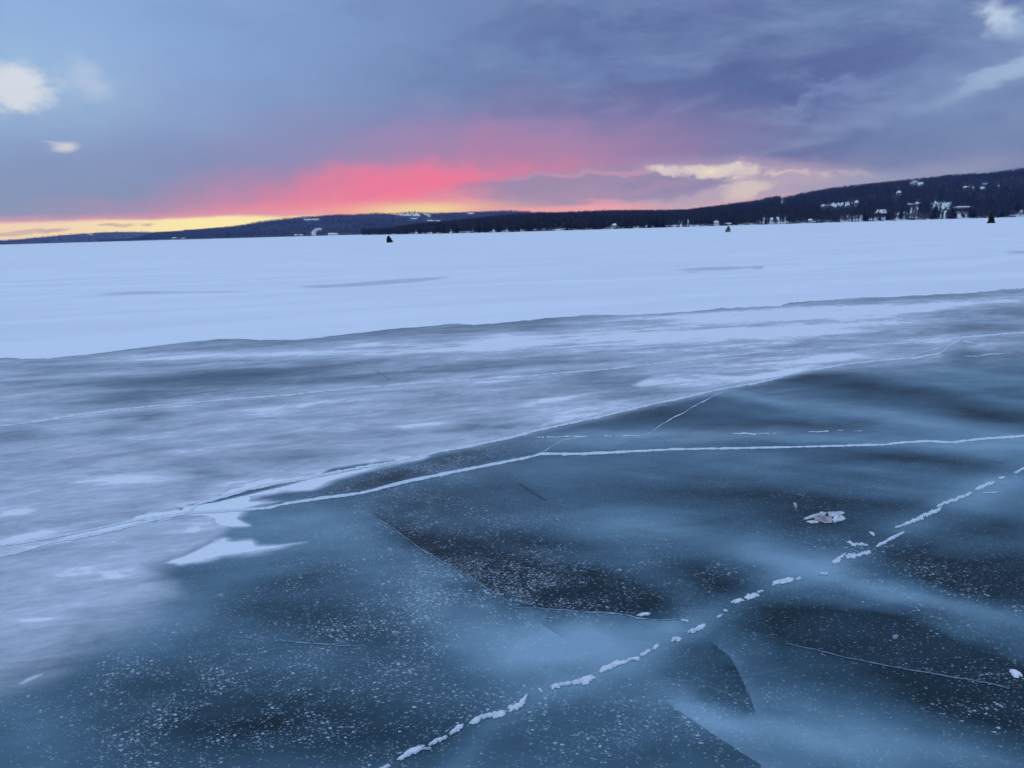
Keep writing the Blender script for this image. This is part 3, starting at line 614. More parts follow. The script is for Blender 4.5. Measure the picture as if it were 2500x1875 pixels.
# ------------------------------------------------------------------ scrap and leaf on the ice
def scrap():
    cx, cy = 2014, 1267
    gx, gy = ground(cx, cy); base = empty('frozen_scrap', (float(gx), float(gy), 0))
    tag(base, 'crumpled white scrap with a pinkish torn middle, frozen on dark clear ice', 'frozen scrap')
    k = lambda pts: [(1900+x*.09946, 1210+y*.09946) for x, y in pts]
    def slab(name, pts, h, m, seed, zb=.003):
        r = np.random.default_rng(seed); p = np.array(k(pts)); u, v, t = resample(list(map(tuple, p))+[tuple(p[0])], 1.6)
        u, v = u[:-1]+r.normal(0, .25, len(u)-1), v[:-1]+r.normal(0, .15, len(v)-1); n = len(u); mx, my = u.mean(), v.mean(); rings = []
        for f_, z_ in ((1, 0), (.96, .5), (.8, .8), (.5, 1), (.2, .9)):
            X, Y = ground(mx+(u-mx)*f_, my+(v-my)*f_); rings.append(np.stack([X-gx, Y-gy, zb+h*z_*(1+.35*r.normal(0, 1, n)*(z_ > 0))], -1))
        V = np.concatenate(rings+[np.array([[rings[-1][:,0].mean(), rings[-1][:,1].mean(), zb+h*.8]])])
        i = np.arange(n); j = (i+1) % n; Fs = []
        for b in range(4): Fs += np.stack([b*n+i, b*n+j, (b+1)*n+j, (b+1)*n+i], -1).tolist()
        Fs += np.stack([4*n+i, 4*n+j, np.full(n, 5*n)], -1).tolist()
        a = V[Fs[0][1]]-V[Fs[0][0]]; c = V[Fs[0][2]]-V[Fs[0][0]]
        if (a[0]*c[1]-a[1]*c[0]) < 0: Fs = [f[::-1] for f in Fs]
        return mesh_obj(name, V, Fs, m, base)
    white = simple('weathered white shell', (.68,.70,.74), (.90,.90,.90), 60, .6)
    pink = simple('pinkish torn pulp', (.26,.13,.15), (.66,.60,.64), 45, .7)
    slab('torn_middle', [(880,560),(1000,540),(1180,520),(1300,540),(1340,600),(1320,680),(1150,690),(1000,640),(900,620)], .006, pink, 1)
    slab('upper_sheet', [(610,595),(760,545),(880,500),(980,490),(1010,450),(1250,448),(1500,460),(1640,435),(1600,465),(1500,490),(1420,520),(1320,540),(1180,515),(1000,525),(880,560),(720,595)], .011, white, 2)
    slab('right_sheet', [(1330,600),(1420,530),(1540,520),(1640,560),(1650,600),(1560,635),(1460,650),(1400,680),(1360,670)], .011, white, 3)
    slab('lower_strip', [(690,655),(800,640),(1000,655),(980,680),(800,695)], .006, white, 4)
    o = slab('dark_hole', [(1170,520),(1200,512),(1230,525),(1205,535)], .02, simple('dark pit', (.03,.02,.03)), 5)
scrap()
def leaf():
    gx, gy = ground(1941, 1247); r = random.Random(4)
    base = empty('dry_leaf', (float(gx), float(gy), .002), .7)
    base.scale = (.6,.6,.6); tag(base, 'small pale grey curled leaf standing on the ice left of the white scrap', 'leaf')
    V, Fs = [], []
    n = 9
    for i in range(n):
        t = i/(n-1); wd = .022*math.sin(math.pi*min(1, t*.92+.08))**.7; z = .006+.055*t+.01*math.sin(t*3)
        for s in (-1, 0, 1): V.append((s*wd, .03*t*t-.01, z+abs(s)*.012))
        if i: a = 3*(i-1); Fs += [(a, a+1, a+4, a+3), (a+1, a+2, a+5, a+4)]
    m = simple('pale dry leaf', (.40,.44,.40), (.62,.66,.62), 90, .7)
    o = mesh_obj('blade', V, Fs, m, base, smooth=True)
    sv_ = o.modifiers.new('thick', 'SOLIDIFY'); sv_.thickness = .0015
    V, Fs = [], []
    for i in range(5):
        t = i/4
        for a in range(4): V.append((.0015*math.cos(a*math.pi/2)+.0*t, -.01-.02*t, .007-.006*t+.0015*math.sin(a*math.pi/2)))
        if i: Fs += [((i-1)*4+a, (i-1)*4+(a+1) % 4, i*4+(a+1) % 4, i*4+a) for a in range(4)]
    mesh_obj('stalk', V, Fs, m, base)
leaf()

# ------------------------------------------------------------------ hills
class Layer: pass
def hill_layer(sky, dist, ridge, treeh, xr, xn, tn=70, seed=0, bulge=1.0):
    L = Layer(); r = np.random.default_rng(seed)
    xs = np.linspace(xr[0], xr[1], xn); L.xs = xs
    sx, sy = np.array(sky).T; yl = np.interp(xs, sx, sy)
    d = direc(xs, yhor(xs)-5); L.az = np.arctan2(d[:, 0], d[:, 1])
    D = np.interp(xs, *np.array(dist).T); Rg = np.interp(xs, *np.array(ridge).T); L.D, L.R = D, Rg
    dd = direc(xs, yl); te = dd[:, 2]/np.hypot(dd[:, 0], dd[:, 1])
    top = np.maximum(Rg*te + H - treeh*.92, .4)
    t = np.concatenate([np.linspace(0, 1, tn), [1.1, 1.25, 1.5]]); L.t = t
    rr = D[None]+(Rg-D)[None]*t[:, None]
    prof = np.where(t <= 1, (1-.15)*t**bulge+.15*np.sin(t*math.pi/2), 1-(t-1)*1.1)[:, None]
    bank = np.clip(t[:, None]*(Rg-D)[None]/12, 0, 1)*1.2
    z = top[None]*prof
    nz = sum(np.sin(xs[None]*f+t[:, None]*g+p)*a for f, g, p, a in [(.013, 9, 1, .5), (.031, 17, 2.2, .3), (.007, 5, .4, .6), (.055,31,4,.15)])
    z = z + nz*top[None]*.035*np.sin(np.clip(t, 0, 1)*math.pi)[:, None]
    L.Z = np.maximum(z, 0)+bank-.3*(t[:, None] <= 0); L.X = rr*np.sin(L.az)[None]; L.Y = rr*np.cos(L.az)[None]
    return L
def at_layer(L, x, y):        # surface point of a hill seen at photo pixel (x, y)
    j = np.interp(x, L.xs, np.arange(len(L.xs))); j0 = int(j); j1 = min(j0+1, len(L.xs)-1); f = j-j0
    X, Y, Z = [A[:, j0]*(1-f)+A[:, j1]*f for A in (L.X, L.Y, L.Z)]
    n = len(L.t)-3; _, py, _ = survey(X[:n], Y[:n], Z[:n])
    py = np.maximum.accumulate(-py); t = np.interp(-y, py, np.arange(n)); i0 = int(t); i1 = min(i0+1, n-1); g = t-i0
    return tuple(float(A[i0]*(1-g)+A[i1]*g) for A in (X, Y, Z))
SKA = [(-1500,620),(-600,604),(-200,592),(0,585.5),(50,581.5),(120,575),(146,572),(205,567.5),(250,564.5),(300,563.2),(340,563.6),(400,565),(480,566),(700,560),(1100,545)]
SKB = [(240,591),(300,588),(340,578),(355,573),(380,567),(445,562),(453,560),(500,557),(560,552),(600,547),(659,536),(732,528.5),(806,522.5),(864,521.5),(923,518.5),(964,520),(1011,516),(1041,518),(1070,518.5),(1158,515),(1232,512.3),(1250,512.8),(1338,518),(1450,521),(1600,518),(1750,520)]
SKC = [(885,573),(914,562),(953,557.5),(1011,546.5),(1070,541.5),(1100,538.5),(1158,532.5),(1250,523),(1338,518.5),(1426,516.2),(1485,513.7),(1603,513.5),(1676,510.8),(1750,500.5),(1852,487),(1879,479),(1897,477.5),(1908,482),(1967,468),(2026,457),(2114,446),(2217,436),(2320,425.5),(2408,421),(2500,409),(2700,392),(3000,372),(3400,360),(4200,345)]
LA = hill_layer(SKA, [(-1500,4000),(0,4600),(600,5200),(1100,5200)], [(-1500,7200),(0,7600),(1100,7800)], 12, (-1500,1100), 500, 30, 1)
LB = hill_layer(SKB, [(240,4300),(330,3700),(600,2700),(900,2300),(1750,2300)], [(240,4500),(330,4400),(600,4200),(900,4000),(1750,4200)], 9, (240,1750), 600, 60, 2)
TH = 8
LC = hill_layer(SKC, [(885,1180),(914,1100),(1050,760),(1250,600),(1544,650),(1900,740),(2261,860),(2500,950),(3000,900),(4200,500)],
                [(885,1250),(914,1220),(1100,1180),(1400,1500),(1700,1700),(2000,1900),(2500,2200),(4200,2400)], 8, (885,4200), 1500, 90, 3, 1.05)
# open snow: (x0,x1,y0,y1,slant) in photo pixels
CLEAR_A = [(212,226,571,574,0)]
CLEAR_B = [(741,779,534,537.5,-.03),(967,1001,520.5,526.5,.05),(1003,1025,520.5,527.5,.06),(1035,1050,519,527,.5),(1002,1020,531.5,535,0),(1040,1075,537,540,.03),(1142,1156,519,522.5,0),(765,784,558,564,-.3),(800,824,569,574.5,0),(716,740,572,574.5,0),(765,772,565,575,0),(760,766,563,574,0)]
CLEAR_C = [(2028,2080,494.5,503,-.09),(2000,2030,499,503.5,-.07),(2085,2094,490,502,0),(2137,2165,519,536,0),(2120,2136,530,538,-.2),(2222,2236,442.5,449,0),(2240,2252,445,452,0),(2188,2198,467,476,0),(2275,2322,494,510,-.05),(2280,2296,492,499,0),(2350,2362,455.5,459,0),(2372,2380,456,460,0),(2394,2404,456,461,0),(2398,2408,448,450.5,0),(2436,2440,451,455,0),(2235,2244,495,498,0),(2330,2368,504,531,0),(2292,2312,513,531,0),(2215,2240,505,531,.0),(2185,2212,519,534,0),(2050,2108,527,540,-.03),(1850,1925,530,546,-.05),(1742,1757,539,552,0),(1765,1790,543,551,0),(1630,1690,537,556,-.05),(2480,2500,513,526,0),(1905,1918,491,495,0),(1575,1600,545,555,0),(1490,1506,545,559,0),(1395,1402,545,560,0),(1321,1330,544,549,0),(1346,1356,545,550,0),(1366,1377,544,549,0),(1550,1558,546,556,0),(1010,1018,560,572,0),(1049,1064,556,571,0),(1070,1090,554,570,0),(1098,1103,560,569,0),(1139,1146,557,568,0),(1150,1168,552,558,0),(1196,1215,553,567,0),(1222,1244,556,566,0),(1262,1272,559,563,0),(1350,1354,526,530,0)]
def in_clear(cl, x, y):
    m = np.zeros(np.shape(x), bool)
    wx = 2.6*np.sin(y*1.9+x*.31)+1.6*np.sin(y*3.7+x*.9); wy = 1.3*np.sin(x*.55+1)+.8*np.sin(x*1.7+y)
    for x0, x1, y0, y1, s in cl:
        k = min(1, (x1-x0)/16); yy = y+wy*min(1, (y1-y0)/9) - s*(x-(x0+x1)/2); xx = x+wx*k
        hit = (xx > x0) & (xx < x1) & (yy > y0) & (yy < y1)
        if y1 > 529.5 and cl is CLEAR_C: hit &= np.sin(x*.83+y*.2)+np.sin(x*.37+2)+.8*np.sin(x*2.1) > np.where(x < 1700, .75, -.2)
        m |= hit
    return m
def hill_material():
    m, w, b = mat('snowy woodland floor'); g = w.n('ShaderNodeNewGeometry').outputs['Position']
    a = w.n('ShaderNodeAttribute'); a.attribute_name = 'open'
    n1 = w.noise(g, .02, 6, .6); n2 = w.noise(g, .12, 5, .7)
    brush = w.mix(n2, (.030,.026,.026,1), (.075,.066,.064,1))
    k = w.math('ADD', a.outputs['Fac'], w.math('MULTIPLY', w.math('SUBTRACT', n2, .5), .9))
    w.L(w.mix(w.mr(k, .45, .62), brush, (.82,.85,.88,1)), b.inputs['Base Color']); b.inputs['Roughness'].default_value = .9
    b.inputs['Specular IOR Level'].default_value = .1
    return m
M_HILL = hill_material()
def hill_mesh(L, name, cl):
    n, k = L.X.shape; x, y, ok = survey(L.X, L.Y, L.Z)
    op = in_clear(cl, x, y)*np.where(y > 527, .66, .9)
    dm = (L.t[:, None]*(L.R-L.D)[None]); op = np.maximum(op, .5*sst(dm, 45, 8)*np.ones_like(op))
    i, j = np.meshgrid(np.arange(n-1), np.arange(k-1), indexing='ij')
    q = np.stack([i*k+j, (i+1)*k+j, (i+1)*k+j+1, i*k+j+1], -1).reshape(-1, 4)[:, ::-1]
    o = mesh_obj(name, np.stack([L.X, L.Y, L.Z], -1).reshape(-1, 3), q, M_HILL, attrs={'open': op.ravel()}, smooth=True)
    tag(o, kind='structure')
hill_mesh(LA, 'distant_hill', CLEAR_A); hill_mesh(LB, 'middle_hill', CLEAR_B); hill_mesh(LC, 'near_hill', CLEAR_C)

# ------------------------------------------------------------------ trees
def bare_proto(r, n=34, blades=2):       # leafless tree, unit height: trunk + many tapering limbs and twig sprays
    V, Fs = [], []; kw = 1.3 if n < 20 else 1.0
    def limb(p, q, w0, w1):
        p, q = np.array(p), np.array(q); d = q-p; s = np.cross(d, [r.normal(), r.normal(), r.normal()]); s /= np.linalg.norm(s)+1e-9
        b = len(V); V.extend([p-s*w0*kw, p+s*w0*kw, q+s*w1*kw, q-s*w1*kw]); Fs.append((b, b+1, b+2, b+3))
    lean = r.normal(0, .03, 2)
    for _ in range(2): limb((0,0,0), (lean[0], lean[1], .62), .018, .010)
    sp = r.uniform(.16, .24)
    for _ in range(n):
        h = r.uniform(.18, .72); a = r.uniform(0, 2*math.pi); l = sp*r.uniform(.6, 1.3)*(1.15-h*.5)
        p = np.array([lean[0]*h, lean[1]*h, h]); q = p+np.array([math.cos(a)*l, math.sin(a)*l, l*r.uniform(.5, 1.5)]); q[2] = min(q[2], r.uniform(.85, 1.02))
        limb(p, q, .009, .003)
        for _ in range(blades):
            u = r.uniform(.4, 1); c = p+(q-p)*u; e = c+r.normal(0, 1, 3)*np.array([.05,.05,.06])+[0,0,.03]
            limb(c, e, .018, .004)
    return np.array(V), np.array(Fs)
def conifer_proto(r, tiers=9, per=9):
    V, Fs = [], []
    b = 0; V += [np.array(v) for v in ((-.012,0,0),(.012,0,0),(.004,0,1),(-.004,0,1))]; Fs.append((0,1,2,3))
    wd = r.uniform(.17, .25)
    for k in range(tiers):
        f = k/(tiers-1); z = .08+.88*f; R_ = wd*(1-f)**.8*r.uniform(.8, 1.15)+.015
        for j in range(per):
            a = 2*math.pi*(j+r.uniform(-.3,.3))/per+k; l = R_*r.uniform(.65, 1.15); s = R_*.42+.012
            d = np.array([math.cos(a), math.sin(a), 0]); n_ = np.array([-math.sin(a), math.cos(a), 0])
            p = np.array([0,0,z+.07]); q = d*l+[0,0,z-.035]; b = len(V)
            V += [p, q*.75+n_*s+p*.25*[0,0,1], q, q*.75-n_*s+p*.25*[0,0,1]]; Fs.append((b, b+1, b+2, b+3))
    return np.array(V), np.array(Fs)
M_BARE = simple('bare grey brown twigs', (.022,.021,.027), (.070,.060,.067), .05, .9, .1)
M_BARE2 = simple('bare pale twigs', (.09,.08,.08), (.17,.155,.15), .05, .9, .1)
M_FIR = simple('dark evergreen needles', (.010,.016,.013), (.024,.036,.026), .08, .9, .1)
BP = [bare_proto(rng, 15, 2) for _ in range(6)]; BPL = [bare_proto(rng, 9, 1) for _ in range(4)]
CP = [conifer_proto(rng, 7, 6) for _ in range(4)]; CPL = [conifer_proto(rng, 5, 5) for _ in range(3)]
def scatter(L, n, cl, hr, protos, firs, fir_frac, tmax=1.05, near_bias=1.0, wide=1.25):
    """one object's worth of woodland"""
    k = len(L.xs)
    # sample columns by arc length so density is even on the ground
    u = rng.random(n*2); w_ = np.gradient(L.az)*(L.D+L.R)/2; cdf = np.cumsum(w_); cdf = cdf/cdf[-1]
    jf = np.interp(u, cdf, np.arange(k)); t = rng.random(n*2)**near_bias*tmax
    j0 = np.clip(jf.astype(int), 0, k-2); f = jf-j0; ti = np.interp(t, L.t, np.arange(len(L.t))); i0 = np.clip(ti.astype(int), 0, len(L.t)-2); g = ti-i0
    def smp(A): return (A[i0,j0]*(1-f)+A[i0,j0+1]*f)*(1-g)+(A[i0+1,j0]*(1-f)+A[i0+1,j0+1]*f)*g
    X, Y, Z = smp(L.X), smp(L.Y), smp(L.Z)
    h = rng.uniform(hr[0], hr[1], n*2)*(1+.15*np.sin(X*.01)*np.sin(Y*.013))
    keep = np.ones(n*2, bool); stray = rng.random(n*2)
    for fz in (0., .35, .7, 1.0):
        x, y, _ = survey(X, Y, Z+h*fz)
        for dx in (-1.2, 1.2): keep &= ~(in_clear(cl, x+dx, y) & (t < .93) & (stray > .1))
    # thin the first metres above the shore, in patches
    dm = t*((L.R-L.D)[j0]); gap = (np.sin(X*.045+Y*.02)+np.sin(X*.11-1)) > .1
    keep &= ~((dm < 30) & gap & (rng.random(n*2) < .75)); keep &= dm > 1.5
    fir = rng.random(n*2) < fir_frac*(1+1.2*np.sin(X*.006+1)*np.sin(Y*.008+2))
    idx = np.nonzero(keep)[0][:n]
    Vs, Qs, Ms, off = [], [], [], 0
    groups = [(protos, ~fir[idx], 0), (firs, fir[idx], 1)]
    for pr, sel, mi in groups:
        ids = idx[sel]; ch = rng.integers(0, len(pr), len(ids))
        for c in range(len(pr)):
            ii = ids[ch == c]
            if not len(ii): continue
            v, q = pr[c]; a = rng.random(len(ii))*6.283; s = h[ii]*(1 if mi == 0 else .95); ww = s*(wide if mi == 0 else 1.15)*rng.uniform(.85,1.2,len(ii))
            ca, sa = np.cos(a), np.sin(a)
            x = (v[None,:,0]*ca[:,None]-v[None,:,1]*sa[:,None])*ww[:,None]+X[ii,None]
            y = (v[None,:,0]*sa[:,None]+v[None,:,1]*ca[:,None])*ww[:,None]+Y[ii,None]
            z = v[None,:,2]*s[:,None]+Z[ii,None]-.2
            Vs.append(np.stack([x,y,z],-1).reshape(-1,3)); Q = (q[None]+(np.arange(len(ii))*len(v))[:,None,None]+off).reshape(-1,4)
            Qs.append(Q); Ms.append(np.full(len(Q), mi)); off += len(ii)*len(v)
    return np.concatenate(Vs), np.concatenate(Qs), np.concatenate(Ms)
def forest(L, n, cl, hr, pr, fr_, ff, label, name='forest', **kw):
    V, Q, Mi = scatter(L, n, cl, hr, pr, fr_, ff, **kw)
    o = mesh_obj(name, V, Q, None, mats=[M_BARE, M_FIR], midx=Mi)
    tag(o, label, 'forest', kind='stuff')
forest(LA, 6000, CLEAR_A, (10, 15), BPL, CPL, .2, 'hazy woodland covering the lowest, farthest hill at the left', wide=3.2)
forest(LB, 18000, CLEAR_B, (7, 11), BPL, CPL, .2, 'blue-grey leafless woodland covering the middle hill under the glow', wide=2.4)
forest(LC, 42000, CLEAR_C, (4.5, 9), BP, CP, .2, 'dark bare woodland covering the near hillside that climbs to the right', wide=1.45, near_bias=1.15)

def part_tree(kind, x, ybase, ytop, wpx, L, label, group, seed):
    X, Y, Z = at_layer(L, x, ybase); dist = math.hypot(X, Y)
    h = (ybase-ytop)*dist/F; w_ = wpx*dist/F
    r = np.random.default_rng(seed)
    root = empty(kind, (X, Y, Z-.2), r.uniform(0, 6.28)); tag(root, label, 'tree', group)
    n = 8; V = []; Fs = []
    for i, (z, rad) in enumerate(((0, .03), (.3, .022), (.75, .01), (.97, .003))):
        for a in range(n): V.append((rad*h*.7*math.cos(a*math.tau/n), rad*h*.7*math.sin(a*math.tau/n), z*h))
        if i: Fs += [((i-1)*n+a, (i-1)*n+(a+1) % n, i*n+(a+1) % n, i*n+a) for a in range(n)]
    mesh_obj('trunk', V, Fs, M_BARE if kind != 'bare_tree' else M_BARE2, root)
    if kind == 'evergreen_tree':
        v, q = conifer_proto(r, 13, 12); v = v.copy(); rr = np.hypot(v[:,0], v[:,1])
        # rounder, bushier crown
        z = v[:,2]; v[:,0:2] *= (1+.5*np.sin(np.clip(z,0,1)*math.pi))[:,None]; m = np.percentile(np.abs(v[:,0:2]), 97)
        v[:,0:2] *= w_/2/m; v[:,2] *= h; mesh_obj('crown', v[4:], q[1:]-4, M_FIR, root)
    else:
        v, q = bare_proto(r, 40, 3); v = v.copy(); m = np.percentile(np.abs(v[:,0:2]), 97)
        v[:,0:2] *= w_/2/m; v[:,2] *= h; mesh_obj('crown', v[8:], q[2:]-8, M_BARE2, root)
    return root
EV = [(2284,532,502,20,'tall dark evergreen at the shore left of the snowy yard and its long pale house'),(2325,531,509.5,21,'broad round dark evergreen standing alone in the white shore bank'),(2368,530,506,13,'dark evergreen at the right end of the long pale house'),(2377,529.5,513,11,'smaller evergreen just right of the evergreen at the end of the long house'),(2447,528.5,514,17,'low wide evergreen on the shore right of the reddish-topped tree on the ice'),(2483,521,494,15,'tall evergreen near the right edge, above the shore'),(2319,508,500.5,6,'little evergreen on the right rim of the open snowy yard'),(2353,530,524,8,'low dark bush tree in front of the long pale house'),(2114,537.5,522,17,'dark evergreen left of the white-roofed lake house'),(2148,537,527,11,'small evergreen in front of the white-roofed lake house'),(2168,536,521,9,'evergreen right of the white-roofed lake house'),(2075,502,491,6,'small evergreen on the snowy field halfway up the near hill'),(2060,502,493,5,'tiny evergreen left on the snowy field halfway up the near hill'),(1870,548,532,9,'narrow evergreen between the white shore banks below the dip in the ridge'),(2200,534,514,10,'evergreen in the thin shore trees right of the lake house'),
 (1384,561,532,10,'spiky evergreen, taller of a pair on the middle shore'),(1394,561,535,8,'spiky evergreen, shorter of a pair on the middle shore'),(1291,564,532,12,'dark evergreen on the shore right of the first little shore houses'),(1453,559,534,13,'evergreen on the shore left of the small frosty shore bank'),(1529,557,532,12,'evergreen beside the frosty shore bank in the middle of the shore'),(1605,555,527,20,'widest dark evergreen on the middle shore'),(1585,555.5,530,12,'evergreen at the left shoulder of the widest shore evergreen'),(1785,550,534,9,'evergreen behind the small ragged evergreen that stands on the ice'),(1620,555,530,12,'evergreen at the right shoulder of the widest shore evergreen'),
 (932,573.5,561,9,'first dark evergreen at the left tip of the near shore'),(948,573,559,10,'second dark evergreen from the left tip of the near shore'),(991,572,553,11,'evergreen behind the dark bushy tree that lies on the ice, to its right'),(1026,571.5,549,12,'evergreen left of the first snowy gap in the near shore'),(1085,570.5,545,12,'evergreen right of the first snowy gap in the near shore'),(1115,570,543,14,'evergreen between two pale gaps of the dark shore wood'),(1170,569,541,12,'evergreen left of the widest snowy gap in the dark shore wood'),(1217,568,540,12,'evergreen right of the widest snowy gap in the dark shore wood')]
for i, (x, yb, yt, wd, lb) in enumerate(EV): part_tree('evergreen_tree', x, yb, yt, wd, LC, lb, 'evergreens along the far shore', 100+i)
rb = np.random.default_rng(11); k_ = 0
for (x0, x1, n, lb) in ((2186, 2282, 22, 'slender pale bare tree in the thin row between lake house and snowy yard'), (2384, 2440, 12, 'slender pale bare tree in the row left of the tallest tree out on the ice'), (2050, 2106, 11, 'slender pale bare tree in front of the white bank left of the lake house'), (1850, 1925, 10, 'small pale bare tree in front of the white bank below the ridge dip'), (2452, 2500, 8, 'slender pale bare tree on the shore by the right edge')):
    for i in range(n):
        x = x0+(x1-x0)*(i+rb.uniform(.2,.8))/n; yb = float(np.interp(x, [1850,1900,2261,2500],[548,546.5,532.8,528.4]))-rb.uniform(.2,1.5)
        part_tree('bare_tree', x, yb, yb-rb.uniform(9, 17), rb.uniform(5, 9), LC, lb, lb.replace('slender pale bare tree', 'pale bare trees').replace('small pale bare tree', 'pale bare trees'), 300+k_); k_ += 1

# ------------------------------------------------------------------ houses
M_WALLS = {'dark': simple('dark timber wall', (.05,.045,.045), (.08,.07,.07), 1), 'pale': simple('pale clapboard wall', (.34,.36,.38), (.45,.46,.48), 1), 'grey': simple('grey wall', (.16,.16,.18), (.24,.24,.26), 1), 'white': simple('white clapboard wall', (.62,.64,.66), (.72,.73,.75), 1)}
m_g, w_g, b_g = mat('dark window glass'); b_g.inputs['Base Color'].default_value = (.02,.025,.03,1); b_g.inputs['Roughness'].default_value = .15
M_BRICK = simple('chimney brick', (.12,.07,.06), (.18,.11,.09), 3)
def box(x0, x1, y0, y1, z0, z1):
    V = [(x, y, z) for z in (z0, z1) for x, y in ((x0,y0),(x1,y0),(x1,y1),(x0,y1))]
    return V, [(0,3,2,1),(4,5,6,7),(0,1,5,4),(1,2,6,5),(2,3,7,6),(3,0,4,7)]
def house(x, yb, yt, wpx, wall, label, L=LC, wallfrac=.5, nwin=3, chim=True, flat=False):
    X, Y, Z = at_layer(L, x, yb); dist = math.hypot(X, Y); W = wpx*dist/F; Ht = (yb-yt)*dist/F
    hw = Ht*wallfrac; dp_ = min(max(W*.6, 5), 10)
    root = empty('house', (X, Y, Z), math.atan2(Y, X)-math.pi/2); tag(root, label, 'house')
    v, f = box(-W/2, W/2, -dp_/2, dp_/2, -1.5, hw); mesh_obj('wall', v, f, M_WALLS[wall], root)
    o = W*.04+.25; rh = Ht if not flat else hw+.9
    hip = W*.18
    V = [(-W/2-o,-dp_/2-o,hw),(W/2+o,-dp_/2-o,hw),(W/2+o,dp_/2+o,hw),(-W/2-o,dp_/2+o,hw),(-W/2-o,-dp_/2-o,hw+.3),(W/2+o,-dp_/2-o,hw+.3),(W/2+o,dp_/2+o,hw+.3),(-W/2-o,dp_/2+o,hw+.3),(-W/2+hip,0,rh),(W/2-hip,0,rh)]
    rf = mesh_obj('roof', V, [(0,3,2,1),(0,1,5,4),(1,2,6,5),(2,3,7,6),(3,0,4,7),(4,5,9,8),(6,7,8,9),(5,6,9),(7,4,8)], M_SNOW, root)
    if chim:
        v, f = box(W*.2, W*.2+.8, .3, 1.1, hw+.5, rh+.8); mesh_obj('chimney', v, f, M_BRICK, rf)
    for i in range(nwin):
        c = -W/2+W*(i+.5)/nwin; v, f = box(c-W*.08/1, c+W*.08, -dp_/2-.06, -dp_/2+.02, hw*.35, hw*.82); mesh_obj('window', v, f, m_g, root)
house(2151, 529, 513.5, 25, 'dark', 'lake house with a wide white snowy roof and dark walls on the shore', wallfrac=.45)
house(2349, 521, 504.5, 35, 'pale', 'long pale house with a flat snowy roof above the right shore', wallfrac=.78, nwin=6, flat=True)
house(2238, 501, 494.5, 14, 'grey', 'small house with a thin snowy roof left of the snowy yard', wallfrac=.4)
house(2221, 506, 497.5, 18, 'grey', 'grey house half hidden in trees below the thin-roofed one', wallfrac=.6)
house(2090, 502, 490.5, 8, 'grey', 'narrow house at the right end of the snowy field halfway up the near hill', wallfrac=.5, nwin=2)
house(2356, 460, 455, 11, 'grey', 'left house of the small group high on the right of the hillside', wallfrac=.35, nwin=2)
house(2400, 462, 457.3, 9, 'white', 'low white house under the long roof high on the right hillside', wallfrac=.4, nwin=2)
house(2403, 452, 447.8, 11, 'grey', 'house with a long snowy roof highest on the right hillside', wallfrac=.3, nwin=2)
house(2231, 451, 442.5, 8, 'white', 'tall white house in the clearing just under the ridge', wallfrac=.6, nwin=2)
house(2246, 453, 446, 9, 'white', 'low snowy-roofed house right of the white house under the ridge', wallfrac=.4, nwin=2)
house(2192, 476, 467, 8, 'grey', 'lone house in the trees below the ridge clearing', wallfrac=.5, nwin=2)
house(1748.5, 550.5, 540, 10, 'white', 'small square white boathouse on the shore left of the ragged evergreen on the ice', wallfrac=.7, nwin=2, chim=False)
house(1777, 550, 544.5, 15, 'pale', 'long low pale shed on the shore right of the square boathouse', wallfrac=.6, nwin=3, chim=False)
house(1978, 543.5, 535, 8, 'pale', 'pale cottage with a pointed roof in a gap of the shore wood', wallfrac=.6, nwin=2)
house(1326, 551, 544, 9, 'pale', 'left one of three pale cottages in the dark middle shore', wallfrac=.5, nwin=2)
house(1352, 553, 546, 10, 'pale', 'middle one of three pale cottages in the dark middle shore', wallfrac=.45, nwin=2)
house(1372, 551, 544, 10, 'pale', 'right one of three pale cottages in the dark middle shore', wallfrac=.45, nwin=2)
house(1500, 555, 546, 9, 'pale', 'pale cottage behind the frosty bank of the middle shore', wallfrac=.5, nwin=2)
house(808, 574.6, 569, 10, 'white', 'white house by the water under the middle hill, left of the dark shore wood', LB, .5, 2, False)
house(819, 574.2, 569, 7, 'white', 'second white house, touching the first, under the middle hill', LB, .5, 2, False)
house(722, 575.5, 572, 8, 'white', 'small white waterside house left of the white slope under the middle hill', LB, .5, 2, False)
house(735, 575, 572, 7, 'white', 'small white waterside house just below the white slope', LB, .5, 2, False)
house(775, 562, 558, 12, 'white', 'house on the white slope in the middle hill', LB, .5, 2, False)
house(425, 583.6, 579.5, 11, 'pale', 'larger pale waterside house far off at the left', LB, .5, 2, False)
house(447, 583.4, 580.5, 10, 'pale', 'smaller pale waterside house far off at the left', LB, .5, 2, False)
house(224, 574, 571.5, 8, 'white', 'tiny white house on the farthest low hill', LA, .4, 2, False)

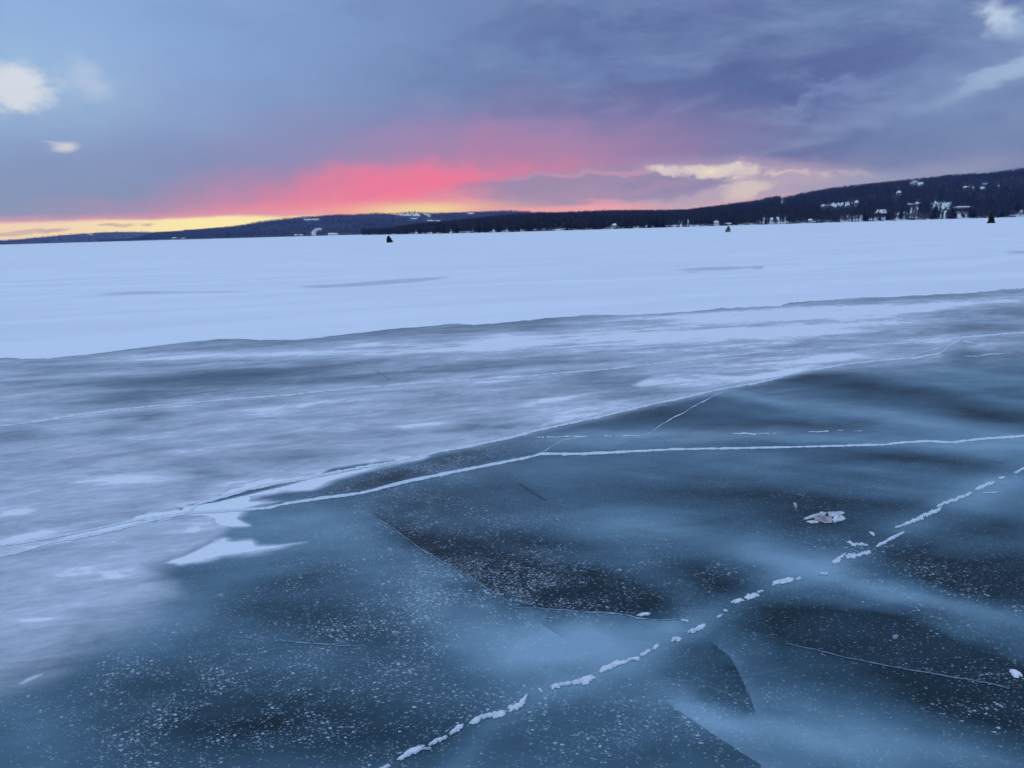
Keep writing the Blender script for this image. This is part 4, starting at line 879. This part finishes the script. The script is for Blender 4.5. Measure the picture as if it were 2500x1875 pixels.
# ------------------------------------------------------------------ cut evergreens standing on the ice
M_NEEDLE = simple('fresh needles', (.012,.024,.016), (.030,.050,.030), 6, .9, .1)
M_NEEDLE_B = simple('browned needles', (.045,.038,.036), (.10,.085,.080), 6, .9, .1)
def cut_tree(x, yb, yt, wpx, label, shape, m, seed, lean=0, dens=1.0):
    gx, gy = ground(x, yb); dist = math.hypot(gx, gy); h = (yb-yt)*dist/F; W = wpx*dist/F
    r = np.random.default_rng(seed); z0 = .035
    root = empty('cut_evergreen', (float(gx), float(gy), z0)); root.rotation_euler = (0, 0, math.atan2(gy, gx)-math.pi/2); tag(root, label, 'evergreen', 'cut evergreens set out on the ice as markers')
    V, Fs = [], []; n = 8
    for i, (z, rad) in enumerate(((-.05, .03), (.4, .022), (.95, .006))):
        for a in range(n): V.append((lean*h*z+rad*math.cos(a*math.tau/n), rad*math.sin(a*math.tau/n), z*h))
        if i: Fs += [((i-1)*n+a, (i-1)*n+(a+1) % n, i*n+(a+1) % n, i*n+a) for a in range(n)]
    mesh_obj('trunk', V, Fs, M_BARE, root)
    def crown(f0, f1, mm, name):
        V, Fs = [], []
        for b in range(int(260*dens*(f1-f0)+40)):
            t = r.uniform(f0, f1); a = r.uniform(0, math.tau); wl, wr = np.interp(t, shape[0], shape[1]), np.interp(t, shape[0], shape[2])
            c = math.cos(a); l = (wr if c > 0 else wl)*W*(.25+.75*abs(c)) + .4*W*(1-abs(c))*(1-t)*.6
            l *= r.uniform(.7, 1.08); p = np.array([lean*h*t, 0, min(t+.12, 1)*h]); q = np.array([lean*h*t+c*l, math.sin(a)*l, t*h-.02*h+r.uniform(-.02,.03)*h])
            q[2] = max(q[2], .01)
            for s in range(7):                    # twig sprays along the branch
                u = r.uniform(.15, 1); o = p+(q-p)*u; d = (q-p); d = d/np.linalg.norm(d)
                e = o+d*.09*h+r.normal(0, .035*h, 3); e[2] = max(e[2], .0); k = np.cross(e-o, r.normal(0, 1, 3)); k = k/(np.linalg.norm(k)+1e-9)*.022*h
                i = len(V); V.extend([o-k*.5, o+k*.5, e+k, e-k]); Fs.append((i, i+1, i+2, i+3))
        mesh_obj(name, V, Fs, mm, root)
    if m == 'mixed': crown(0, .55, M_NEEDLE, 'crown'); crown(.5, .97, M_NEEDLE_B, 'crown')
    else: crown(0, .97, m, 'crown')
cut_tree(950.5, 593, 576.5, 15.5, 'dark bushy evergreen with a pointed top and wide right foot, leftmost on the snow', ([0,.1,.22,.45,.62,.75,.9,1],[.36,.36,.36,.33,.28,.2,.14,.05],[.3,.6,.68,.34,.36,.12,.1,.04]), M_NEEDLE, 3, -.06, 1.5)
cut_tree(1777.5, 567.5, 553.5, 13, 'small ragged see-through evergreen with spiky twigs, middle one on the snow', ([0,.3,.5,.7,.85,1],[.42,.46,.38,.22,.12,.06],[.48,.52,.38,.2,.2,.1]), M_NEEDLE, 5, .03, .42)
cut_tree(2419.5, 545, 521, 14, 'tallest evergreen on the snow, dark below with a brownish top, near the right edge', ([0,.15,.35,.6,.8,.95,1],[.52,.42,.30,.26,.22,.12,.04],[.5,.36,.30,.28,.24,.12,.04]), 'mixed', 8, .02, 1.3)

# ------------------------------------------------------------------ winter air
def haze():
    v, f = box(-8600, 8600, -8600, 8600, -1.5, 420)
    m = bpy.data.materials.new('winter haze'); m.use_nodes = True; nt = m.node_tree; nt.nodes.clear()
    o = nt.nodes.new('ShaderNodeOutputMaterial'); p = nt.nodes.new('ShaderNodeVolumePrincipled'); nt.links.new(p.outputs[0], o.inputs[1])
    p.inputs['Color'].default_value = (.22,.36,1,1); p.inputs['Absorption Color'].default_value = (1,1,1,1); p.inputs['Density'].default_value = 1.15e-4; p.inputs['Anisotropy'].default_value = 0
    ob = mesh_obj('haze', v, f, m); tag(ob, kind='stuff'); tag(ob, 'thin blue winter haze over the whole lake', 'haze')
haze()
